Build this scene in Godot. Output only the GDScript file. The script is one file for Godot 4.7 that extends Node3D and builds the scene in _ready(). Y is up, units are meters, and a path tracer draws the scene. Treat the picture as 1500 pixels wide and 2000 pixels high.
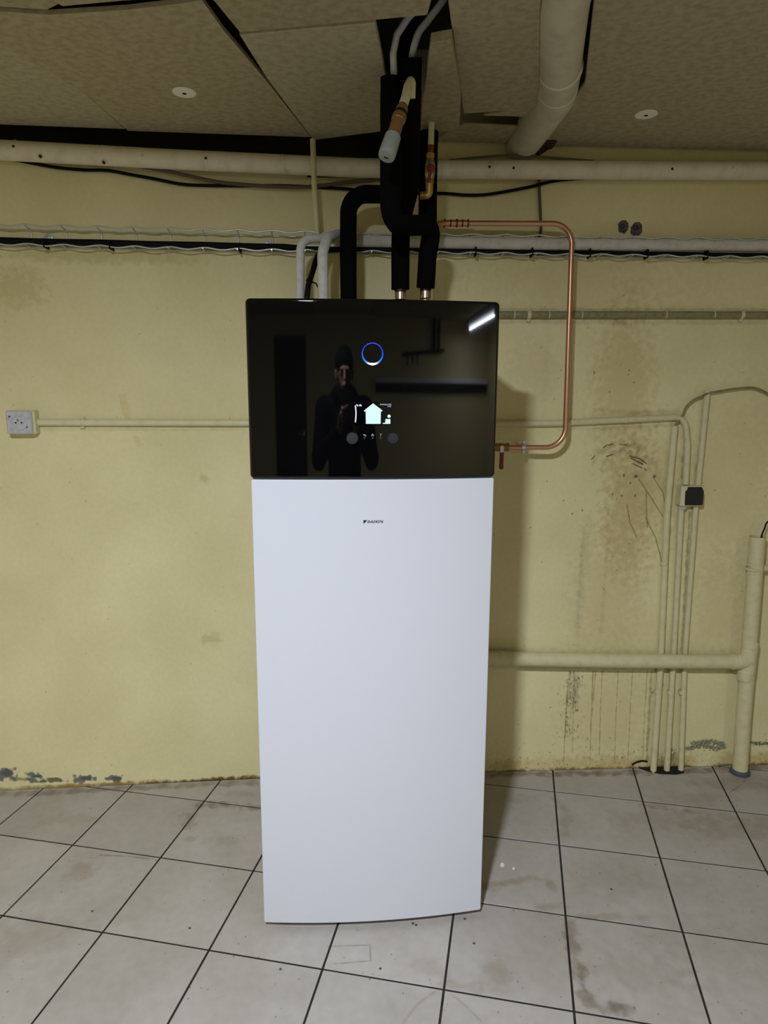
extends Node3D
# A cellar wall with a tall heat pump cabinet, its pipes, a tiled floor and a ceiling of insulation boards.

const F := 1334.27            # focal length in pixels of the 1500 x 2000 picture
const PITCH := -0.170165
const ROLL := 0.0034866
const EYE := 1.42947
const TILE := 0.307
const KX := -0.307            # the wall bends slightly here
const KZ := -2.388
const SL := -0.0911
const SR := -0.0526
const BOARD_Y := 2.235        # underside of the ceiling boards
const XL := -2.7
const XR := 3.7
const ZF := 4.0

var cam_basis: Basis
var M := {}
var taken := {}
var rng := RandomNumberGenerator.new()

# ---------------------------------------------------------------- measuring
func ray(x: float, y: float) -> Vector3:
	return cam_basis * Vector3((x - 750.0) / F, -(y - 1000.0) / F, -1.0)

func hp(x: float, y: float, h: float) -> Vector3:          # on a horizontal plane
	var d := ray(x, y)
	return Vector3(0, EYE, 0) + d * ((h - EYE) / d.y)

func zp(x: float, y: float, depth: float) -> Vector3:      # on the plane z = -depth
	var d := ray(x, y)
	return Vector3(0, EYE, 0) + d * (depth / -d.z)

func wp(x: float, y: float, off: float) -> Vector3:        # at a distance from the wall
	var d := ray(x, y)
	var best := Vector3.ZERO
	for s in [SL, SR]:
		var n := Vector2(-s, 1.0).normalized()
		var t: float = (Vector2(KX, KZ).dot(n) + off) / (d.x * n.x + d.z * n.y)
		var p := d * t + Vector3(0, EYE, 0)
		best = p
		if s == SL and p.x < KX:
			return p
	return best

func wall_n(x: float) -> Vector3:
	return Vector3(-(SL if x < KX else SR), 0, 1).normalized()

func wall_z(x: float) -> float:
	return KZ + (x - KX) * (SL if x < KX else SR)

func wall_pt(x: float, y: float, off: float) -> Vector3:
	return Vector3(x, y, wall_z(x)) + wall_n(x) * off

# ---------------------------------------------------------------- naming
func numbered(called: String) -> String:
	var n: int = taken.get(called, 0)
	taken[called] = n + 1
	return called if n == 0 else "%s_%03d" % [called, n]

func thing(called: String, label: String, category: String, at := Vector3.ZERO, turn := 0.0, group := "") -> Node3D:
	var o := Node3D.new()
	o.name = numbered(called)
	add_child(o, true)
	o.position = at
	o.rotation.y = turn
	tag(o, label, category, group)
	return o

func tag(o: Node3D, label: String, category := "", group := "") -> void:
	if label != "":
		o.set_meta("label", label)
	if category != "":
		o.set_meta("category", category)
	if group != "":
		o.set_meta("group", group)

func obj(called: String, st, material: Material, parent: Node = null) -> MeshInstance3D:
	var o := MeshInstance3D.new()
	o.mesh = st.commit() if st is SurfaceTool else st
	o.material_override = null
	for i in o.mesh.get_surface_count():
		if o.mesh.surface_get_material(i) == null:
			o.mesh.surface_set_material(i, material)
	o.cast_shadow = GeometryInstance3D.SHADOW_CASTING_SETTING_ON
	if parent == null:
		o.name = numbered(called)
		add_child(o, true)
	else:
		var k := 0
		var nm := called
		while parent.has_node(NodePath(nm)):
			k += 1
			nm = "%s_%03d" % [called, k]
		o.name = nm
		parent.add_child(o, true)
	return o

# world-space geometry is written relative to its thing's base
func local(o: Node3D, pts: Array) -> Array:
	var inv := o.transform.affine_inverse()
	var r := []
	for p in pts:
		r.append(inv * p)
	return r

# ---------------------------------------------------------------- shapes
func begin() -> SurfaceTool:
	var st := SurfaceTool.new()
	st.begin(Mesh.PRIMITIVE_TRIANGLES)
	return st

func tri_n(st: SurfaceTool, a: Vector3, b: Vector3, c: Vector3, na: Vector3, nb: Vector3, nc: Vector3) -> void:
	if (b - a).cross(c - a).dot(na + nb + nc) > 0.0:
		st.set_normal(na); st.add_vertex(a); st.set_normal(nc); st.add_vertex(c); st.set_normal(nb); st.add_vertex(b)
	else:
		st.set_normal(na); st.add_vertex(a); st.set_normal(nb); st.add_vertex(b); st.set_normal(nc); st.add_vertex(c)

func tri(st: SurfaceTool, a: Vector3, b: Vector3, c: Vector3, n: Vector3) -> void:
	tri_n(st, a, b, c, n, n, n)

func quad(st: SurfaceTool, a: Vector3, b: Vector3, c: Vector3, d: Vector3, n: Vector3) -> void:
	tri(st, a, b, c, n)
	tri(st, a, c, d, n)

func quad_n(st: SurfaceTool, a: Vector3, b: Vector3, c: Vector3, d: Vector3, na: Vector3, nb: Vector3, nc: Vector3, nd: Vector3) -> void:
	tri_n(st, a, b, c, na, nb, nc)
	tri_n(st, a, c, d, na, nc, nd)

func cbox(st: SurfaceTool, t: Transform3D, size: Vector3, b := 0.003) -> void:   # a box with chamfered edges
	var h := size * 0.5
	b = minf(b, minf(h.x, minf(h.y, h.z)) * 0.9)
	var corner := func(s: Vector3, axis: int) -> Vector3:
		var p := Vector3(s.x * (h.x - b), s.y * (h.y - b), s.z * (h.z - b))
		p[axis] = s[axis] * h[axis]
		return t * p
	for axis in 3:
		for sg in [-1.0, 1.0]:
			var u := (axis + 1) % 3
			var v := (axis + 2) % 3
			var c := []
			for k in [[-1, -1], [1, -1], [1, 1], [-1, 1]]:
				var s := Vector3.ZERO
				s[axis] = sg
				s[u] = k[0]
				s[v] = k[1]
				c.append(corner.call(s, axis))
			var n := Vector3.ZERO
			n[axis] = sg
			quad(st, c[0], c[1], c[2], c[3], (t.basis * n).normalized())
	for axis in 3:
		var u := (axis + 1) % 3
		var v := (axis + 2) % 3
		for su in [-1.0, 1.0]:
			for sv in [-1.0, 1.0]:
				var s0 := Vector3.ZERO
				s0[axis] = -1; s0[u] = su; s0[v] = sv
				var s1 := s0
				s1[axis] = 1
				var n := Vector3.ZERO
				n[u] = su; n[v] = sv
				quad(st, corner.call(s0, u), corner.call(s1, u), corner.call(s1, v), corner.call(s0, v), (t.basis * n).normalized())
	for sx in [-1.0, 1.0]:
		for sy in [-1.0, 1.0]:
			for sz in [-1.0, 1.0]:
				var s := Vector3(sx, sy, sz)
				tri(st, corner.call(s, 0), corner.call(s, 1), corner.call(s, 2), (t.basis * s).normalized())

func rounded(pts: Array, r: float, n := 6) -> Array:       # a polyline with its bends rounded
	var out := [pts[0]]
	for i in range(1, pts.size() - 1):
		var p: Vector3 = pts[i]
		var a: Vector3 = pts[i - 1] - p
		var b: Vector3 = pts[i + 1] - p
		var ang := a.angle_to(b)
		if PI - ang < 0.05:
			out.append(p)
			continue
		var cut: float = minf(r / tan(ang * 0.5), minf(a.length(), b.length()) * 0.48)
		var rr: float = cut * tan(ang * 0.5)
		var a0 := p + a.normalized() * cut
		var b0 := p + b.normalized() * cut
		var c := p + (a.normalized() + b.normalized()).normalized() * (rr / sin(ang * 0.5))
		for k in n + 1:
			out.append(c + (a0 - c).slerp(b0 - c, float(k) / n))
	out.append(pts[-1])
	return out

func smooth(pts: Array, n := 6) -> Array:                  # a cable's soft curve through its points
	var out := []
	for i in pts.size() - 1:
		var p0: Vector3 = pts[maxi(i - 1, 0)]
		var p3: Vector3 = pts[mini(i + 2, pts.size() - 1)]
		for k in n:
			out.append((pts[i] as Vector3).cubic_interpolate(pts[i + 1], p0, p3, float(k) / n))
	out.append(pts[-1])
	return out

func tube(st: SurfaceTool, pts: Array, radius, seg := 12, caps := true) -> void:   # radius: a number, or one per point
	var n := pts.size()
	var up := Vector3.UP
	var frames := []
	for i in n:
		var t: Vector3 = (pts[mini(i + 1, n - 1)] - pts[maxi(i - 1, 0)]).normalized()
		if i == 0:
			up = Vector3.UP if absf(t.y) < 0.9 else Vector3.RIGHT
		up = (up - t * up.dot(t)).normalized()
		frames.append([t, up, t.cross(up)])
	for i in n - 1:
		var r0: float = radius if not radius is Array else radius[i]
		var r1: float = radius if not radius is Array else radius[i + 1]
		for k in seg:
			var a0 := TAU * k / seg
			var a1 := TAU * (k + 1) / seg
			var f0: Array = frames[i]
			var f1: Array = frames[i + 1]
			var n00: Vector3 = f0[1] * cos(a0) + f0[2] * sin(a0)
			var n01: Vector3 = f0[1] * cos(a1) + f0[2] * sin(a1)
			var n10: Vector3 = f1[1] * cos(a0) + f1[2] * sin(a0)
			var n11: Vector3 = f1[1] * cos(a1) + f1[2] * sin(a1)
			quad_n(st, pts[i] + n00 * r0, pts[i] + n01 * r0, pts[i + 1] + n11 * r1, pts[i + 1] + n10 * r1, n00, n01, n11, n10)
	if caps:
		for e in [0, n - 1]:
			var f: Array = frames[e]
			var r: float = radius if not radius is Array else radius[e]
			var nn: Vector3 = f[0] * (-1.0 if e == 0 else 1.0)
			for k in seg:
				var a0 := TAU * k / seg
				var a1 := TAU * (k + 1) / seg
				tri(st, pts[e], pts[e] + (f[1] * cos(a0) + f[2] * sin(a0)) * r, pts[e] + (f[1] * cos(a1) + f[2] * sin(a1)) * r, nn)

func lathe(st: SurfaceTool, base: Vector3, axis: Vector3, prof: Array, seg := 20) -> void:   # prof: [radius, distance along the axis]
	axis = axis.normalized()
	var u := axis.cross(Vector3.UP if absf(axis.y) < 0.9 else Vector3.RIGHT).normalized()
	var v := axis.cross(u)
	for i in prof.size() - 1:
		var r0: float = prof[i][0]
		var h0: float = prof[i][1]
		var r1: float = prof[i + 1][0]
		var h1: float = prof[i + 1][1]
		var sl := Vector2(h1 - h0, r0 - r1)
		if sl.length() < 1e-7:
			continue
		sl = sl.normalized()
		for k in seg:
			var a0 := TAU * k / seg
			var a1 := TAU * (k + 1) / seg
			var d0 := u * cos(a0) + v * sin(a0)
			var d1 := u * cos(a1) + v * sin(a1)
			var n0 := d0 * sl.x + axis * sl.y
			var n1 := d1 * sl.x + axis * sl.y
			quad_n(st, base + d0 * r0 + axis * h0, base + d1 * r0 + axis * h0, base + d1 * r1 + axis * h1, base + d0 * r1 + axis * h1, n0, n1, n1, n0)

func prism(st: SurfaceTool, t: Transform3D, poly: PackedVector2Array, z0: float, z1: float, bev := 0.0) -> void:   # outline in local xy, front at z1 with a chamfer
	if not Geometry2D.is_polygon_clockwise(poly):
		poly = poly.duplicate()
		poly.reverse()
	var top := poly
	if bev > 0.0:
		var off := Geometry2D.offset_polygon(poly, -bev, Geometry2D.JOIN_MITER)
		if off.size() == 1 and off[0].size() == poly.size():
			top = off[0]
			if not Geometry2D.is_polygon_clockwise(top):
				top.reverse()
			var best := 0
			for k in top.size():
				if top[k].distance_to(poly[0]) < top[best].distance_to(poly[0]):
					best = k
			var turned := PackedVector2Array()
			for k in top.size():
				turned.append(top[(best + k) % top.size()])
			top = turned
		else:
			bev = 0.0
	var at := func(p: Vector2, z: float) -> Vector3: return t * Vector3(p.x, p.y, z)
	var n := poly.size()
	for i in n:
		var j := (i + 1) % n
		var e := poly[j] - poly[i]
		var out := Vector2(-e.y, e.x).normalized()
		var nn := (t.basis * Vector3(out.x, out.y, 0)).normalized()
		quad(st, at.call(poly[i], z0), at.call(poly[j], z0), at.call(poly[j], z1 - bev), at.call(poly[i], z1 - bev), nn)
		if bev > 0.0:
			quad(st, at.call(poly[i], z1 - bev), at.call(poly[j], z1 - bev), at.call(top[j], z1), at.call(top[i], z1), (nn + (t.basis * Vector3(0, 0, 1)).normalized()).normalized())
	var idx := Geometry2D.triangulate_polygon(top)
	for k in range(0, idx.size(), 3):
		tri(st, at.call(top[idx[k]], z1), at.call(top[idx[k + 1]], z1), at.call(top[idx[k + 2]], z1), (t.basis * Vector3(0, 0, 1)).normalized())
	idx = Geometry2D.triangulate_polygon(poly)
	for k in range(0, idx.size(), 3):
		tri(st, at.call(poly[idx[k]], z0), at.call(poly[idx[k + 1]], z0), at.call(poly[idx[k + 2]], z0), -(t.basis * Vector3(0, 0, 1)).normalized())

func circle(c: Vector2, r: float, n := 24, from := 0.0, to := TAU) -> PackedVector2Array:
	var p := PackedVector2Array()
	var whole := absf(to - from - TAU) < 1e-4
	for i in (n if whole else n + 1):
		var a := from + (to - from) * i / n
		p.append(c + Vector2(cos(a), sin(a)) * r)
	return p

# ---------------------------------------------------------------- materials
func mat(c: Color, rough := 0.6, metal := 0.0, spec := 0.5) -> StandardMaterial3D:
	var m := StandardMaterial3D.new()
	m.albedo_color = c
	m.roughness = rough
	m.metallic = metal
	m.metallic_specular = spec
	return m

func noise_tex(sd: int, freq: float, stops: Array, size := 256, octaves := 4, type := FastNoiseLite.TYPE_SIMPLEX_SMOOTH) -> NoiseTexture2D:
	var n := FastNoiseLite.new()
	n.seed = sd
	n.noise_type = type
	n.frequency = freq
	n.fractal_octaves = octaves
	var t := NoiseTexture2D.new()
	t.width = size
	t.height = size
	t.seamless = true
	t.noise = n
	if stops.size():
		var g := Gradient.new()
		var off := PackedFloat32Array()
		var col := PackedColorArray()
		for s in stops:
			off.append(s[0])
			col.append(s[1])
		g.offsets = off
		g.colors = col
		t.color_ramp = g
	return t

func worn(c: Color, rough: float, sd: int, amount := 0.12, scale := 2.0, spec := 0.5) -> StandardMaterial3D:   # a tint that varies a little over the thing
	var m := mat(c, rough, 0.0, spec)
	var lo := 1.0 - amount * 2.0
	m.albedo_texture = noise_tex(sd, 0.02, [[0.0, Color(lo, lo * 0.99, lo * 0.96)], [0.45, Color(1.0 - amount * 0.6, 1.0 - amount * 0.6, 1.0 - amount * 0.65)], [1.0, Color(1, 1, 1)]], 256, 5)
	m.uv1_triplanar = true
	m.uv1_world_triplanar = true
	m.uv1_scale = Vector3.ONE * scale
	return m

func glow(c: Color, e: float) -> StandardMaterial3D:
	var m := mat(Color(0.02, 0.02, 0.02), 0.4)
	m.emission_enabled = true
	m.emission = c
	m.emission_energy_multiplier = e
	return m

# ---------------------------------------------------------------- the wall's paint, with its stains
var wimg: Image
const WU0 := -1.75
const WU1 := 1.75
const WH := 2.4
const WPX := 500.0            # texels per metre

func w_uv(x: float, y: float) -> Vector2:
	var p := wp(x, y, 0.0)
	return Vector2((p.x - WU0) * WPX, (WH - p.y) * WPX)

func dab(c: Vector2, rx: float, ry: float, col: Color, k: float, n: FastNoiseLite = null, rough := 0.0, img: Image = null) -> void:   # one soft or ragged spot, in texels
	if img == null:
		img = wimg
	var x0 := maxi(int(c.x - rx), 0)
	var x1 := mini(int(c.x + rx) + 1, img.get_width() - 1)
	var y0 := maxi(int(c.y - ry), 0)
	var y1 := mini(int(c.y + ry) + 1, img.get_height() - 1)
	for y in range(y0, y1 + 1):
		for x in range(x0, x1 + 1):
			var d := Vector2((x - c.x) / rx, (y - c.y) / ry).length()
			var a := 1.0 - d
			if n != null:
				a += n.get_noise_2d(x, y) * rough
			if a <= 0.0:
				continue
			a = clampf(a * (1.6 if rough < 0.95 else 3.0), 0.0, 1.0) * k
			img.set_pixel(x, y, img.get_pixel(x, y).lerp(col, a))

func stroke(pts: Array, w: float, col: Color, k: float, n: FastNoiseLite = null, rough := 0.0) -> void:   # a line of spots through photo points
	for i in pts.size() - 1:
		var a: Vector2 = w_uv(pts[i].x, pts[i].y)
		var b: Vector2 = w_uv(pts[i + 1].x, pts[i + 1].y)
		var steps := maxi(int(a.distance_to(b) / (w * 0.7)), 1)
		for s in steps:
			dab(a.lerp(b, float(s) / steps), w, w, col, k, n, rough)

func paint_wall() -> ImageTexture:
	var w := int((WU1 - WU0) * WPX)
	var h := int(WH * WPX)
	var big := FastNoiseLite.new()
	big.seed = 3
	big.frequency = 0.004
	big.fractal_octaves = 5
	var fine := FastNoiseLite.new()
	fine.seed = 9
	fine.frequency = 0.09
	fine.fractal_octaves = 3
	var bi := big.get_image(w, h, false, false, false).get_data()
	var fi := fine.get_image(w, h, false, false, false).get_data()
	var base := WALL
	var data := PackedByteArray()
	data.resize(w * h * 3)
	var br := base.r * 255.0
	var bg := base.g * 255.0
	var bb := base.b * 255.0
	var i := 0
	for p in w * h:
		var q := (float(bi[p]) - 128.0) * 0.00035 + (float(fi[p]) - 128.0) * 0.00012
		data[i] = clampi(int(br * (1.0 + q)), 0, 255)
		data[i + 1] = clampi(int(bg * (1.0 + q * 1.05)), 0, 255)
		data[i + 2] = clampi(int(bb * (1.0 + q * 1.6)), 0, 255)
		i += 3
	wimg = Image.create_from_data(w, h, false, Image.FORMAT_RGB8, data)
	var rag := FastNoiseLite.new()
	rag.seed = 21
	rag.frequency = 0.06
	rag.fractal_octaves = 4
	var spots := FastNoiseLite.new()
	spots.seed = 33
	spots.frequency = 0.2
	spots.fractal_octaves = 2
	var brown := base * Color(0.74, 0.68, 0.55)
	var soot := Color(0.16, 0.15, 0.11)
	var grey := Color(0.46, 0.45, 0.43)
	# grey-brown discolouring on the right half
	for b in [[1215, 760, 70, 190, 0.22], [1225, 1000, 60, 160, 0.25], [1190, 1150, 90, 170, 0.14], [1280, 950, 90, 120, 0.14], [1420, 950, 120, 220, 0.10], [1040, 720, 60, 60, 0.10], [1400, 1180, 60, 120, 0.10], [1150, 560, 250, 60, 0.10], [1180, 1400, 110, 100, 0.12]]:
		var c := w_uv(b[0], b[1])
		dab(c, b[2] * 1.0, b[3] * 1.0, base * Color(0.80, 0.73, 0.62), b[4] * 1.6, rag, 0.5)
	# a grey smear running down
	stroke([Vector2(1146, 1010), Vector2(1141, 1080), Vector2(1134, 1150), Vector2(1128, 1235)], 11, base * Color(0.74, 0.73, 0.74), 0.07, rag, 0.3)
	stroke([Vector2(1140, 1030), Vector2(1132, 1140), Vector2(1127, 1240)], 5, base * Color(0.68, 0.67, 0.67), 0.09, rag, 0.4)
	stroke([Vector2(1190, 1010), Vector2(1182, 1120), Vector2(1172, 1240)], 6, base * Color(0.80, 0.73, 0.62), 0.09, rag, 0.4)
	# rubbed arcs left by something that swung
	for a in [[1212, 962, 66, 98, 3.7, 5.9, 5.0, 0.13], [1215, 975, 52, 98, 3.8, 5.6, 4.0, 0.16], [1222, 980, 78, 110, 4.7, 6.1, 6.0, 0.10]]:
		var pts := []
		for k in 25:
			var t: float = lerpf(a[4], a[5], k / 24.0)
			pts.append(Vector2(a[0] + cos(t) * a[2], a[1] + sin(t) * a[3]))
		stroke(pts, a[6] * 1.3, soot, a[7] * 0.35, rag, 0.8)
	for l in [[1178, 874, 1186, 868, 0.5], [1188, 869, 1197, 866, 0.45], [1210, 867, 1224, 869, 0.35], [1184, 891, 1196, 887, 0.5], [1230, 890, 1250, 896, 0.5], [1232, 894, 1256, 907, 0.6], [1250, 896, 1262, 905, 0.5], [1236, 905, 1254, 914, 0.4], [1258, 914, 1262, 919, 0.4], [1155, 897, 1162, 889, 0.4]]:
		stroke([Vector2(l[0], l[1]), Vector2(l[2], l[3])], 1.4, soot, l[4] * 1.1)
	for d in [[1218, 928, 2.6, 5], [1231, 943, 2.4, 3], [1241, 930, 5, 4], [1278, 931, 4, 4], [1214, 968, 3, 2], [1240, 967, 2, 4], [1196, 965, 2, 2], [1204, 974, 2, 2], [1137, 996, 2, 2], [1117, 1003, 2, 2], [1228, 1007, 1.6, 3.5], [1100, 977, 1.5, 1.5], [1187, 1003, 1.3, 1.3], [1160, 728, 1.3, 4], [1190, 765, 1.4, 3]]:
		dab(w_uv(d[0], d[1]), d[2], d[3], soot, 0.55, rag, 0.4)
	for l in [[[1247, 935], [1270, 970], [1295, 1010]], [[1277, 935], [1294, 960], [1299, 985]], [[1224, 985], [1230, 1020], [1243, 1050]], [[1260, 1010], [1280, 1050], [1293, 1100]], [[1262, 960], [1262, 1000], [1264, 1030]]]:
		var pts := []
		for p in l:
			pts.append(Vector2(p[0], p[1]))
		stroke(pts, 1.2, base * Color(0.5, 0.48, 0.38), 0.5)
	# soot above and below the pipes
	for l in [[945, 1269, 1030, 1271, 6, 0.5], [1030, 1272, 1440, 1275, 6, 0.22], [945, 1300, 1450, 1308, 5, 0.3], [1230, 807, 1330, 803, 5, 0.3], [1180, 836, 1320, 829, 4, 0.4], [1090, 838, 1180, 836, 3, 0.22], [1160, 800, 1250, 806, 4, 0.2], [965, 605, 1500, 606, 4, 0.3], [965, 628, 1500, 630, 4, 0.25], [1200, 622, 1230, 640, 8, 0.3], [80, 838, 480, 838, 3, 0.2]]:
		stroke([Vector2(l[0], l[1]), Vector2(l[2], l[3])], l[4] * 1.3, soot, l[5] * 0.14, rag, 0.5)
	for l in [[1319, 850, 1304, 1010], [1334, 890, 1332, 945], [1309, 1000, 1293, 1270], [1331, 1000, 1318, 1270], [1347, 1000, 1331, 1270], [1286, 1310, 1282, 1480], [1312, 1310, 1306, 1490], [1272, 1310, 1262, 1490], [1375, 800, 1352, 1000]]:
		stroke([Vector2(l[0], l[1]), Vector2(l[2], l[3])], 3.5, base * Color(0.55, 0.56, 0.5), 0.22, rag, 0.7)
	# drips under the waste pipe
	for l in [[1112, 1310, 1100, 1490, 0.35], [1122, 1310, 1118, 1470, 0.4], [1158, 1308, 1152, 1495, 0.5], [1163, 1310, 1156, 1400, 0.4], [1176, 1310, 1170, 1475, 0.45], [1207, 1308, 1200, 1490, 0.35], [1235, 1308, 1226, 1490, 0.35], [1264, 1308, 1255, 1480, 0.4], [1108, 1330, 1104, 1440, 0.4]]:
		stroke([Vector2(l[0], l[1]), Vector2((l[0] + l[2]) * 0.5 - 1, (l[1] + l[3]) * 0.5), Vector2(l[2], l[3])], 1.3, base * Color(0.56, 0.48, 0.33), l[4] * 0.55, rag, 0.5)
	for k in 170:
		var t := rng.randf()
		var x := 1120.0 + rng.randfn(0, 8) - t * 12.0
		var y := 1312.0 + t * 130.0
		var u := w_uv(x, y)
		dab(u, rng.randf_range(0.7, 1.3), rng.randf_range(1.5, 4.5), soot, rng.randf_range(0.15, 0.5))
	dab(w_uv(1122, 1350), 12, 40, base * Color(0.6, 0.6, 0.58), 0.35, rag, 0.6)
	# flaked patches near the floor
	for b in [[8, 1511, 17, 9], [66, 1517, 12, 7], [162, 1520, 18, 6], [223, 1521, 15, 5]]:
		dab(w_uv(b[0], b[1]), b[2] * 1.25, b[3] * 1.5, grey, 0.95, rag, 1.0)
		dab(w_uv(b[0] + 4, b[1] - 1), b[2] * 0.6, b[3] * 0.8, grey * 0.8, 0.8, rag, 1.0)
	dab(w_uv(108, 1524), 26, 5, Color(0.36, 0.36, 0.25), 0.8, rag, 1.0)
	dab(w_uv(35, 1521), 25, 4, Color(0.4, 0.38, 0.28), 0.5, rag, 1.0)
	stroke([Vector2(1340, 1462), Vector2(1372, 1455), Vector2(1400, 1462), Vector2(1418, 1456)], 6, Color(0.42, 0.43, 0.36), 0.5, spots, 1.0)
	stroke([Vector2(1352, 1452), Vector2(1390, 1448), Vector2(1415, 1455)], 6, Color(0.42, 0.43, 0.36), 0.5, spots, 1.0)
	stroke([Vector2(1468, 1451), Vector2(1510, 1453)], 4, Color(0.35, 0.35, 0.3), 0.5, spots, 1.0)
	for b in [[1290, 1340, 5, 10], [1310, 1350, 4, 8], [1330, 1350, 6, 9], [1292, 1490, 8, 16], [1312, 1480, 8, 22], [1275, 1352, 3, 4]]:
		dab(w_uv(b[0], b[1]), b[2], b[3], Color(0.3, 0.28, 0.26), 0.6, spots, 0.9)
	# grime along the foot of the wall
	for k in 150:
		var x := rng.randf_range(-20, 1540)
		var fy := 1543.0 - (x / 500.0) * 23.0 if x < 500 else 1520.0 - (x - 500.0) / 1000.0 * 26.0
		dab(w_uv(x, fy - 1), 30, rng.randf_range(4, 8), brown * Color(0.9, 0.82, 0.70), 0.22, rag, 0.6)
		if (x > 260 and x < 520) or x > 940:
			dab(w_uv(x, fy), 24, rng.randf_range(3, 7), Color(0.30, 0.24, 0.15), 0.3, rag, 0.8)
		if x > 940:
			dab(w_uv(x, fy - 12), 34, 20, base * Color(0.86, 0.79, 0.66), 0.14, rag, 0.5)
	for k in 260:
		var x := rng.randf_range(950, 1500)
		var y := 1500.0 - absf(rng.randfn(0, 26)) if k < 160 else rng.randf_range(560, 1480)
		dab(w_uv(x, y), rng.randf_range(0.8, 1.9), rng.randf_range(0.8, 2.2), soot, rng.randf_range(0.2, 0.55))
	for k in 60:
		dab(w_uv(rng.randf_range(0, 500), rng.randf_range(520, 1500)), rng.randf_range(0.7, 1.5), rng.randf_range(0.7, 2.0), base * Color(0.55, 0.52, 0.42), rng.randf_range(0.2, 0.5))
	for b in [[400, 935, 12, 10], [412, 1248, 22, 14], [30, 560, 60, 40], [190, 500, 200, 14]]:
		dab(w_uv(b[0], b[1]), b[2], b[3], base * Color(0.82, 0.78, 0.68), 0.4, rag, 0.6)
	# marks of old tape
	var tape := base * Color(0.90, 0.83, 0.68)
	for s in [[238, 770, 250, 812], [249, 812, 256, 842], [266, 852, 272, 874]]:
		var a := w_uv(s[0] - 9, s[1])
		var b := w_uv(s[2] + 9, s[3])
		for y in range(int(a.y), int(b.y)):
			var sh := (y - a.y) * 0.18 - (b.y - a.y) * 0.09
			for x in range(int(a.x + sh + 5), int(b.x + sh - 5)):
				wimg.set_pixel(x, y, wimg.get_pixel(x, y).lerp(tape, 0.28 + 0.2 * rag.get_noise_2d(x, y)))
	# old plaster patches with a drilled hole
	return ImageTexture.create_from_image(wimg)

const WALL := Color(0.889, 0.843, 0.646)

# ---------------------------------------------------------------- the floor's stains
const FU0 := Vector2(-1.75, -2.55)
const FSZ := Vector2(3.5, 1.75)
const FPX := 500.0
var fimg: Image

func f_uv(x: float, y: float) -> Vector2:
	var p := hp(x, y, 0.0)
	return (Vector2(p.x, p.z) - FU0) * FPX

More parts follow.
